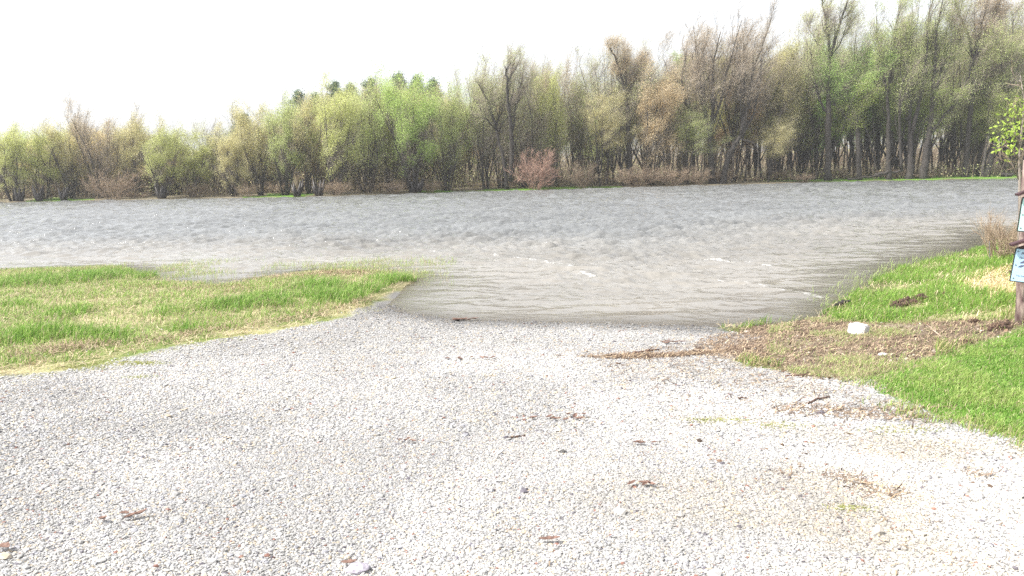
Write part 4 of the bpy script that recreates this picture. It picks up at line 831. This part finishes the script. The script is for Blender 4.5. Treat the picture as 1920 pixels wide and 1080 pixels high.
# stumps, logs
def lump(name, loc, size, mat, label, cat, seed, jag=.25, sub=3, group=None, parent=None, rot=0):
    bpy_me = bpy.data.meshes.new(name); import bmesh; bm = bmesh.new(); bmesh.ops.create_icosphere(bm, subdivisions=sub, radius=1); g = np.random.default_rng(seed)
    P = np.array([v.co[:] for v in bm.verts]); d = 1 + jag * (vn(P[:, 0] * 2 + P[:, 2] + 9, P[:, 1] * 2 - P[:, 2] + 9, 1.4, seed) - .5) * 2 + jag * .6 * (vn(P[:, 0] + P[:, 2] * 2 + 9, P[:, 1] + 9, 4, seed + 1) - .5)
    for v, k in zip(bm.verts, d): v.co = Vector((v.co.x * size[0] * k, v.co.y * size[1] * k, v.co.z * size[2] * k))
    bm.to_mesh(bpy_me); bm.free(); bpy_me.materials.append(mat); o = link(name, bpy_me, parent, loc); o.rotation_euler = (0, 0, rot)
    if label: tag(o, label, cat, group)
    return o
def stick(name, pts, r, mat, label, cat, seed=0, group=None, k=7, extra=()):
    g = np.random.default_rng(seed + 900); P = np.array(pts, float); o0 = P[0].copy(); P = P - o0
    u = np.linspace(0, len(P) - 1, 5 * (len(P) - 1) + 1); Q = np.stack([np.interp(u, np.arange(len(P)), P[:, i]) for i in range(3)], 1); Q[1:-1] += g.normal(0, r * .35, Q[1:-1].shape)
    T = Tubes(); T.tube(Q, r * (1 - .45 * np.linspace(0, 1, len(Q))) * g.uniform(.85, 1.15, len(Q)), k)
    for e in extra:
        E = np.array(e, float) - o0; T.tube(np.stack([E[0], (E[0] + E[1]) / 2 + g.normal(0, r * .3, 3), E[1]]), [r * .5, r * .4, r * .2], 5)
    return tag(link(name, T.mesh(name, mat), None, o0), label, cat, group)
def far_pt(px, py, back=1.5):
    b = on_z(px, bank_y(px)); return on_y(px, py, b[1] + back)
for px, w, lab in ((37, 12, 'dark root clump at the water below the leftmost willow'), (74, 11, 'dark root clump second from the left edge of the far bank'), (303, 14, 'dark stump clump under the green multi stemmed willow'), (556, 15, 'dark root clump at the water below the tan tree'),
                   (598, 13, 'dark root clump below the yellow boughs'), (782, 15, 'dark stump clump under the brightest green tree'), (120, 9, 'small dark stump between the left root clumps and the brown shrub')):
    p = far_pt(px, bank_y(px) - 2, 1.2); s_ = w / F * 92; t = Tubes(); gg = np.random.default_rng(px)
    for k in range(9):
        a = gg.random() * 6.28; t.tube(np.array([(0, 0, -.3), (math.cos(a) * s_ * .5, math.sin(a) * s_ * .4, .6), (math.cos(a) * s_ * .9, math.sin(a) * s_ * .6, gg.uniform(1.0, 1.9))]), [.26, .2, .05], 6)
    tag(link('stump', t.mesh('stump', MAT['wet_log']), None, (p[0], p[1], 0)), lab, 'stump')
def flog(a, b, r, lab, back=2, seed=1):
    A_, B_ = far_pt(*a, back), far_pt(*b, back); stick('fallen_log', [A_, (A_ + B_) / 2 + np.array([0, 0, .05]), B_], r, MAT['bark'], lab, 'log', seed)
flog((1640, 328), (1694, 320), .22, 'fallen dark log slanting between the trunks on the right bank'); flog((1878, 329), (1900, 328), .3, 'short dark log on the green bank at the right edge', 3, 2)
flog((1590, 336), (1652, 330), .14, 'thin log at the foot of the dark forked tree', 1.5, 3); flog((905, 350), (917, 352), .12, 'small snag lying at the gap in the bank', 1, 4); flog((955, 351), (930, 335), .1, 'broken branch propped against the three dark trunks', 1.4, 5)

# ------------------------------------------------------------------ sign post at the right
post_b = hit(1917, 607); YP = post_b[1]
post_t = on_y(1930, 300, YP)
e = empty('sign_post', post_b)
tag(e, 'weathered leaning post carrying two small roofed notice boards at the right edge', 'sign post')
T = Tubes(); zz = np.linspace(0, 1, 9)[:, None]; P = (post_t - post_b) * zz + np.random.default_rng(4).normal(0, .004, (9, 3)); P[0, 2] -= .15; T.tube(P, np.linspace(.088, .072, 9), 12); link('post', T.mesh('post', MAT['post']), e)
import bmesh
def box_mesh(name, w, d, h, mat, bev=.004):
    bm = bmesh.new(); bmesh.ops.create_cube(bm, size=1); bmesh.ops.scale(bm, vec=(w, d, h), verts=bm.verts)
    if bev: bmesh.ops.bevel(bm, geom=bm.edges[:], offset=bev, segments=2, affect='EDGES')
    me_ = bpy.data.meshes.new(name); bm.to_mesh(me_); bm.free(); me_.materials.append(mat); return me_
def text_obj(s, size, mat, parent, loc, name='lettering', bold=0):
    cu = bpy.data.curves.new(name, 'FONT'); cu.body = s; cu.size = size; cu.extrude = .0006; cu.offset = bold; cu.align_x = 'LEFT'
    o = bpy.data.objects.new(name, cu); C.objects.link(o); o.parent = parent; o.location = loc; o.rotation_euler = (math.radians(90), 0, 0); cu.materials.append(mat)
    dg = bpy.context.evaluated_depsgraph_get(); dg.update(); me_ = bpy.data.meshes.new_from_object(o.evaluated_get(dg)); bpy.data.objects.remove(o)
    o = link(name, me_, parent, loc); o.rotation_euler = (math.radians(90), 0, 0); return o
def fish(parent, loc, L, mat):
    bm = bmesh.new(); o_ = [(-.5, 0), (-.3, .12), (0, .17), (.25, .1), (.38, .03), (.5, .13), (.46, 0), (.5, -.12), (.38, -.03), (.2, -.1), (-.05, -.15), (-.3, -.1)]
    f = bm.faces.new([bm.verts.new((x_ * L, 0, z_ * L)) for x_, z_ in o_]); r = bmesh.ops.extrude_face_region(bm, geom=[f])
    bmesh.ops.translate(bm, vec=(0, -.001, 0), verts=[v for v in r['geom'] if isinstance(v, bmesh.types.BMVert)])
    me_ = bpy.data.meshes.new('fish_picture'); bm.to_mesh(me_); bm.free(); me_.materials.append(mat); o = link('fish_picture', me_, parent, loc); o.rotation_euler = (0, math.radians(-22), 0); return o
def board(bl, tl, w_, facem, label, lettering):
    """notice board whose left edge runs from photo point bl (bottom) to tl (top)"""
    Yb = YP - .13; a, b = on_y(*bl, Yb), on_y(*tl, Yb); h_ = np.linalg.norm(b - a); lean = math.atan2(b[0] - a[0], b[2] - a[2])
    s = empty('notice_board', a); s.parent = e; s.location = a - post_b; s.rotation_euler = (0, lean, math.radians(-22)); s['label'] = label
    o = link('frame', box_mesh('board_frame', w_, .02, h_, MAT['signframe']), s); o.location = (w_ / 2, 0, h_ / 2)
    o = link('panel', box_mesh('board_panel', w_ - .022, .008, h_ - .022, facem, .001), s); o.location = (w_ / 2 + .002, -.0125, h_ / 2)
    for sx in (-1, 1):                                  # two slopes of the little roof
        ang = math.radians(-27 * sx); L = w_ / 2 + .11
        o = link('roof', box_mesh('roof_board', L, .17, .028, MAT['roofwood']), s); o.rotation_euler = (0, ang * -1 if False else ang * -sx * -sx, 0)
        o.rotation_euler = (0, math.radians(27) * sx, 0); o.location = (w_ / 2 + sx * (L / 2 - .01) * math.cos(math.radians(27)), -.02, h_ + .045 + (w_ / 2) * math.tan(math.radians(27)) * .5 - .0)
    o = link('gable', None, s) if False else None
    bm = bmesh.new(); hh = (w_ / 2) * math.tan(math.radians(27)) * .95
    vs = [bm.verts.new(v) for v in ((0.01, -.012, h_ + .001), (w_ - .01, -.012, h_ + .001), (w_ / 2, -.012, h_ + hh), (0.01, .012, h_ + .001), (w_ - .01, .012, h_ + .001), (w_ / 2, .012, h_ + hh))]
    for f in ((0, 1, 2), (5, 4, 3), (0, 3, 4, 1), (1, 4, 5, 2), (2, 5, 3, 0)): bm.faces.new([vs[i] for i in f])
    me_ = bpy.data.meshes.new('gable'); bm.to_mesh(me_); bm.free(); me_.materials.append(MAT['roofwood']); link('gable', me_, s)
    for bx_, bz_ in ((.035, .045), (.035, h_ * .5), (.035, h_ - .04), (w_ - .035, .045), (w_ - .035, h_ - .04)):
        o = link('bolt', box_mesh('bolt', .014, .008, .014, MAT['bolt'], .003), s); o.location = (bx_, -.019, bz_)
    if lettering:
        text_obj('ASIAN CARP', .05, MAT['ink_grey'], s, (.07, -.0175, h_ - .075), bold=.001); text_obj('Please report', .032, MAT['ink_grey'], s, (.06, -.0175, h_ - .125)); text_obj('to the', .03, MAT['ink_grey'], s, (.1, -.0175, h_ - .16))
        fish(s, (.11, -.017, h_ * .6), .085, MAT['ink_grey']); fish(s, (.10, -.017, h_ * .48), .085, MAT['ink_grey'])
        text_obj('K', .12, MAT['ink'], s, (.19, -.0175, h_ * .26), bold=.004); text_obj('No live bait', .03, MAT['ink_grey'], s, (.06, -.0175, h_ * .17))
    else:
        for k in range(5): text_obj('. . . . . .', .03, MAT['ink_grey'], s, (.09, -.0175, h_ * (.78 - k * .13)))
board((1892, 527), (1903, 464), .42, MAT['panel'], 'lower notice board with two fish pictures and blue lettering', True)
board((1906, 434), (1915, 370), .42, MAT['panel_teal'], 'upper pale mint notice board', False)

# sapling and leafless bush behind the sign
sb = hit(1909, 500); gS = 131
def sapling():
    Y_ = sb[1]; t = Tree(gS, levels=2, kids=(7, 3), first=.35, up=.2, ratio=.25, spread=.9, twigs=70, twigL=.35, twigR=.004, leaves=1500, leafS=.042, leafjit=.10, wind=0)
    P = np.array([on_y(x_, y_, Y_) for x_, y_ in ((1909, 500), (1912, 420), (1912, 340), (1911, 290), (1918, 220), (1925, 150))]) - sb; P[0, 2] -= .1
    s = t.p; s['flare'] = 0; keep_ = t.T
    t.branch(None, None, 0, .035, 0, path=P)
    for pts in (((1911, 300), (1900, 285), (1884, 272)), ((1912, 340), (1902, 318), (1894, 300), (1886, 290)), ((1912, 280), (1903, 250), (1896, 232)), ((1916, 235), (1905, 215), (1899, 195)), ((1915, 250), (1925, 230), (1935, 205))):
        Q = np.array([on_y(x_, y_, Y_) for x_, y_ in pts]) - sb; t.T.tube(Q, np.linspace(.014, .006, len(Q)), 5); t.tw.append((Q, 4.0, 2))
    e_ = empty('sapling', sb); link('trunk', t.T.mesh('sapling_trunk', MAT['pale_bark']), e_)
    o = link('crown', t.crown_mesh('sapling_crown', MAT['tan_twig'], MAT['leaf']), e_); o.color = (.42, .55, .12, 1); tag(e_, 'young sapling with fresh yellow green leaves behind the notice boards', 'sapling')
sapling()
bb_ = hit(1884, 487); t = proto_bush(140, H=.95, n=46, leaves=200, twigs=1500, leafS=.015, twigL=.3, twigR=.0035, leafjit=.03)
for v in t.T.V: pass
e_ = empty('bush', bb_); tm = t.T.mesh('bush_stems', MAT['tan_twig']); o = link('stems', tm, e_); cm = t.crown_mesh('bush_twigs', MAT['tan_twig'], MAT['straw']); o = link('twigs', cm, e_); e_.scale = (.62, .62, .95)
tag(e_, 'leafless tan bush behind the lower notice board at the waterside', 'bush')
p = hit(1857, 494); q = on_y(1855, 452, p[1]); stick('stake', [p - np.array([0, 0, .1]), q], .010, MAT['rod'], 'thin grey stake standing in the grass left of the leafless bush', 'stake')

bm = bmesh.new(); bmesh.ops.create_cube(bm, size=1); bmesh.ops.scale(bm, vec=(2000, 2200, 70), verts=bm.verts)
hm = bpy.data.materials.new('haze'); hm.use_nodes = True; hm.node_tree.nodes.clear()
ho = hm.node_tree.nodes.new('ShaderNodeOutputMaterial'); hv = hm.node_tree.nodes.new('ShaderNodeVolumePrincipled'); hv.inputs['Density'].default_value = HAZE; hv.inputs['Color'].default_value = (.95, .97, 1, 1); hv.inputs['Anisotropy'].default_value = .3
hm.node_tree.links.new(hv.outputs[0], ho.inputs['Volume'])
me_ = bpy.data.meshes.new('haze'); bm.to_mesh(me_); bm.free(); me_.materials.append(hm); tag(link('haze', me_, None, (0, 0, 33 - 2.6)), 'pale spring haze in the air over the river', 'haze', kind='stuff')

# ------------------------------------------------------------------ loose things on the near ground
def gp(px, py, dz=0.0): p = hit(px, py); p[2] += dz; return p
# white block: wedge shaped chunk of foam
wb = gp(1609, 628); bm = bmesh.new(); sx = wb[1] / F
vs = [bm.verts.new(v) for v in ((-.165, -.02, .03), (-.015, -.13, -.02), (.15, .0, -.02), (.0, .14, -.02), (-.125, .03, .15), (.06, -.07, .115), (.165, .02, .115), (.03, .13, .14))]
for f in ((0, 1, 5, 4), (1, 2, 6, 5), (2, 3, 7, 6), (3, 0, 4, 7), (4, 5, 6, 7), (3, 2, 1, 0)): bm.faces.new([vs[i] for i in f])
bmesh.ops.bevel(bm, geom=bm.edges[:], offset=.012, segments=3, affect='EDGES')
bmesh.ops.triangulate(bm, faces=bm.faces[:]); bmesh.ops.subdivide_edges(bm, edges=bm.edges[:], cuts=2)
for v in bm.verts: v.co += Vector((1, 1, 1)) * float(.012 * (vn(v.co.x * 30 + 50, v.co.y * 30 + v.co.z * 40 + 50, 1, 3) - .5))
me_ = bpy.data.meshes.new('foam_block'); bm.to_mesh(me_); bm.free(); me_.materials.append(MAT['foam'])
tag(link('foam_block', me_, None, wb + np.array([0, 0, .01])), 'white block lying on the washed up debris by the right bank', 'block')
lump('stone', gp(1655, 668, .015), (.05, .035, .025), MAT['foam'], 'small whitish stone in the debris below the white block', 'stone', 5)
lump('stone', gp(672, 1074, .012), (.055, .045, .026), MAT['lilac'], 'grey lilac stone at the bottom edge beside a red leaf', 'stone', 6, jag=.2)
sticks = [((1186, 664), (1236, 658), .016, 'stick', 'short reddish brown stick lying above the debris line'), ((1472, 706), (1541, 707), .010, 'stick', 'straight dark stick on the sandy gravel left of the lawn'),
          ((1512, 760), (1556, 747), .010, 'stick', 'bent dark stick on the gravel left of the lawn'), ((1690, 774), (1735, 766), .010, 'stick', 'dark stick just below the lawn edge'), ((1556, 631), (1606, 627), .012, 'stick', 'dark stick in front of the white block'),
          ((1568, 660), (1622, 690), .010, 'pale_stick', 'pale peeled stick slanting across the brown debris'), ((730, 969), (765, 1003), .005, 'pale_stick', 'thin pale twig on the gravel near the bottom edge'), ((952, 824), (985, 818), .008, 'stick', 'small dark twig in the middle of the gravel'),
          ((1740, 612), (1776, 643), .010, 'pale_stick', 'pale reed slanting over the debris right of the white block'), ((1664, 622), (1692, 614), .013, 'stick', 'dark stick right of the white block'), ((1618, 653), (1640, 648), .013, 'stick', 'dark stick just above the small whitish stone'),
          ((1382, 752), (1400, 748), .008, 'stick', 'tiny dark twig left of the bent dark stick'), ((1745, 766), (1800, 762), .007, 'stick', 'thin brown twig along the lawn edge'), ((1665, 640), (1720, 632), .009, 'stick', 'long thin stick in the brown debris'),
          ((1440, 652), (1468, 655), .012, 'stick', 'dark stick at the left end of the brown debris')]
for i, (a, b, r, m_, lab) in enumerate(sticks):
    A_, B_ = gp(*a, r * .8), gp(*b, r * .9); mid = (A_ + B_) / 2 + np.array([.0, .03 * (i % 3 - 1), .008]); ex = []
    if i in (2, 0, 1): ex = [(mid, mid + (B_ - A_) * .25 + np.array([0, .06, .02]))]
    stick('twig', [A_, mid, B_], r, MAT[m_], lab, 'stick', i, extra=ex)
A_, B_ = gp(1562, 580), gp(1592, 571); A_[2] = .02; B_[2] = .07; stick('driftwood', [A_, (A_ + B_) / 2 + np.array([0, 0, .02]), B_], .038, MAT['wet_log'], 'black wet driftwood poking out of the water at the right bank', 'driftwood', 40)
A_, B_ = gp(1824, 533, .02), gp(1842, 539, .02); stick('curved_stick', [A_, (A_ + B_) / 2 + np.array([0, -.05, 0]), B_], .011, MAT['foam'], 'short curved white stick in the grass left of the sign', 'stick', 41)
for i, (px, py, s_, lab) in enumerate(((1686, 573, .10, 'dark torn clod at the left end of the muddy row in the grass'), (1702, 570, .12, 'largest black clod in the muddy row in the grass'), (1728, 563, .11, 'brown rooty clod in the middle of the muddy row'), (1763, 553, .08, 'small brown clod at the right end of the muddy row'),
                                       (1882, 612, .085, 'dark earth clod right beside the foot of the post'), (1865, 616, .06, 'smaller brown clod left of the dark clod near the post'), (1826, 603, .06, 'brown clod with dry stalks above the bare earth'), (1812, 643, .05, 'clod on the bare earth above the lawn'), (1893, 512, .07, 'dark clod in the tan grass behind the lower board'))):
    p = gp(px, py + 3, s_ * .3); ee = lump('earth_clod', p, (s_ * 1.1, s_ * .9, s_ * .62), MAT['clod'], lab, 'clod', 50 + i, jag=.55, sub=4)
    g_ = np.random.default_rng(60 + i); n = 46
    V_, F_, c_ = blades(g_.normal(0, s_ * .6, n) , g_.normal(0, s_ * .5, n), g_.uniform(.03, .10, n), np.full(n, .007), gcol_(n, g_, (.16, .10, .07), (.4, .3, .2)), g_, lean=.7, z0=np.full(n, s_ * .25))
    link('roots', np_mesh('roots', V_, F_, MAT['straw'], {'col': c_}), ee)
def leaf_obj(px, py, L, W, lab, seed, group=None, n=1, spread=.0, cat='leaf', name='dead_leaf'):
    g_ = np.random.default_rng(seed); c = gp(px, py, .02); bm = bmesh.new()
    for k in range(n):
        a = g_.uniform(-.5, .5) + (0 if n == 1 else g_.uniform(-1, 1)); ox, oy = g_.normal(0, spread), g_.normal(0, spread * .35); rows = []
        l = L * g_.uniform(.7, 1.2); cu = g_.uniform(.1, .35); tl = g_.uniform(-.15, .3)
        for i in range(7):
            t = i / 6; w = W * (math.sin(math.pi * min(max(t, .03), .97)) ** .7) * (1 + .25 * (i % 2)); x_ = (t - .5) * l; z_ = cu * l * (t - .5) ** 2 * 2 + tl * x_ + .004
            rows.append([bm.verts.new((ox + x_ * math.cos(a) - s_ * w / 2 * math.sin(a), oy + x_ * math.sin(a) + s_ * w / 2 * math.cos(a), z_ + abs(s_) * w * .3 + .002 * g_.random())) for s_ in (-1, -.4, 0, .4, 1)])
        for i in range(6):
            for j in range(4): bm.faces.new((rows[i][j], rows[i + 1][j], rows[i + 1][j + 1], rows[i][j + 1]))
    me_ = bpy.data.meshes.new(name); bm.to_mesh(me_); bm.free(); me_.materials.append(MAT['red_leaf']); o = link(name, me_, None, c)
    md = o.modifiers.new('thick', 'SOLIDIFY'); md.thickness = .0015; tag(o, lab, cat, group, 'stuff' if n > 1 else None); return o
leaf_obj(1030, 1021, .095, .028, 'curled rusty leaf on the gravel at the bottom centre', 1)
leaf_obj(655, 1067, .11, .03, 'red leaf at the bottom edge beside the grey lilac stone', 2)
leaf_obj(8, 1036, .08, .045, 'dark brown leaf at the lower left corner', 3)
leaf_obj(210, 979, .07, .03, 'rusty crumpled leaves on the gravel at lower left', 4, n=4, spread=.06, cat='leaves', name='leaf_cluster')
leaf_obj(868, 602, .14, .05, 'red brown leaf heap at the waterline left of centre', 5, n=12, spread=.11, cat='leaves', name='leaf_heap')
leaf_obj(1058, 787, .07, .03, 'brown leaf scraps on the gravel right of centre', 6, n=8, spread=.10, cat='leaves', name='leaf_cluster')
leaf_obj(765, 832, .05, .02, 'pale reddish leaf scraps left of the small dark twig', 7, n=4, spread=.05, cat='leaves', name='leaf_cluster')
leaf_obj(1208, 912, .07, .025, 'brown leaf scraps beside a dark pebble on the lower gravel', 8, n=4, spread=.06, cat='leaves', name='leaf_cluster')
leaf_obj(1216, 838, .06, .022, 'rusty leaf scraps on the gravel between the bent stick and the small dark twig', 9, n=5, spread=.05, cat='leaves', name='leaf_cluster')
leaf_obj(1268, 645, .12, .03, 'brown bark scraps between the reddish stick and the waterline', 10, n=5, spread=.12, cat='bark', name='bark_scraps')
leaf_obj(880, 675, .08, .03, 'faint reddish leaf scraps on the gravel below the red brown heap', 11, n=7, spread=.16, cat='leaves', name='leaf_cluster')
print('objects', len(scene.objects), 'bg trees', cnt)
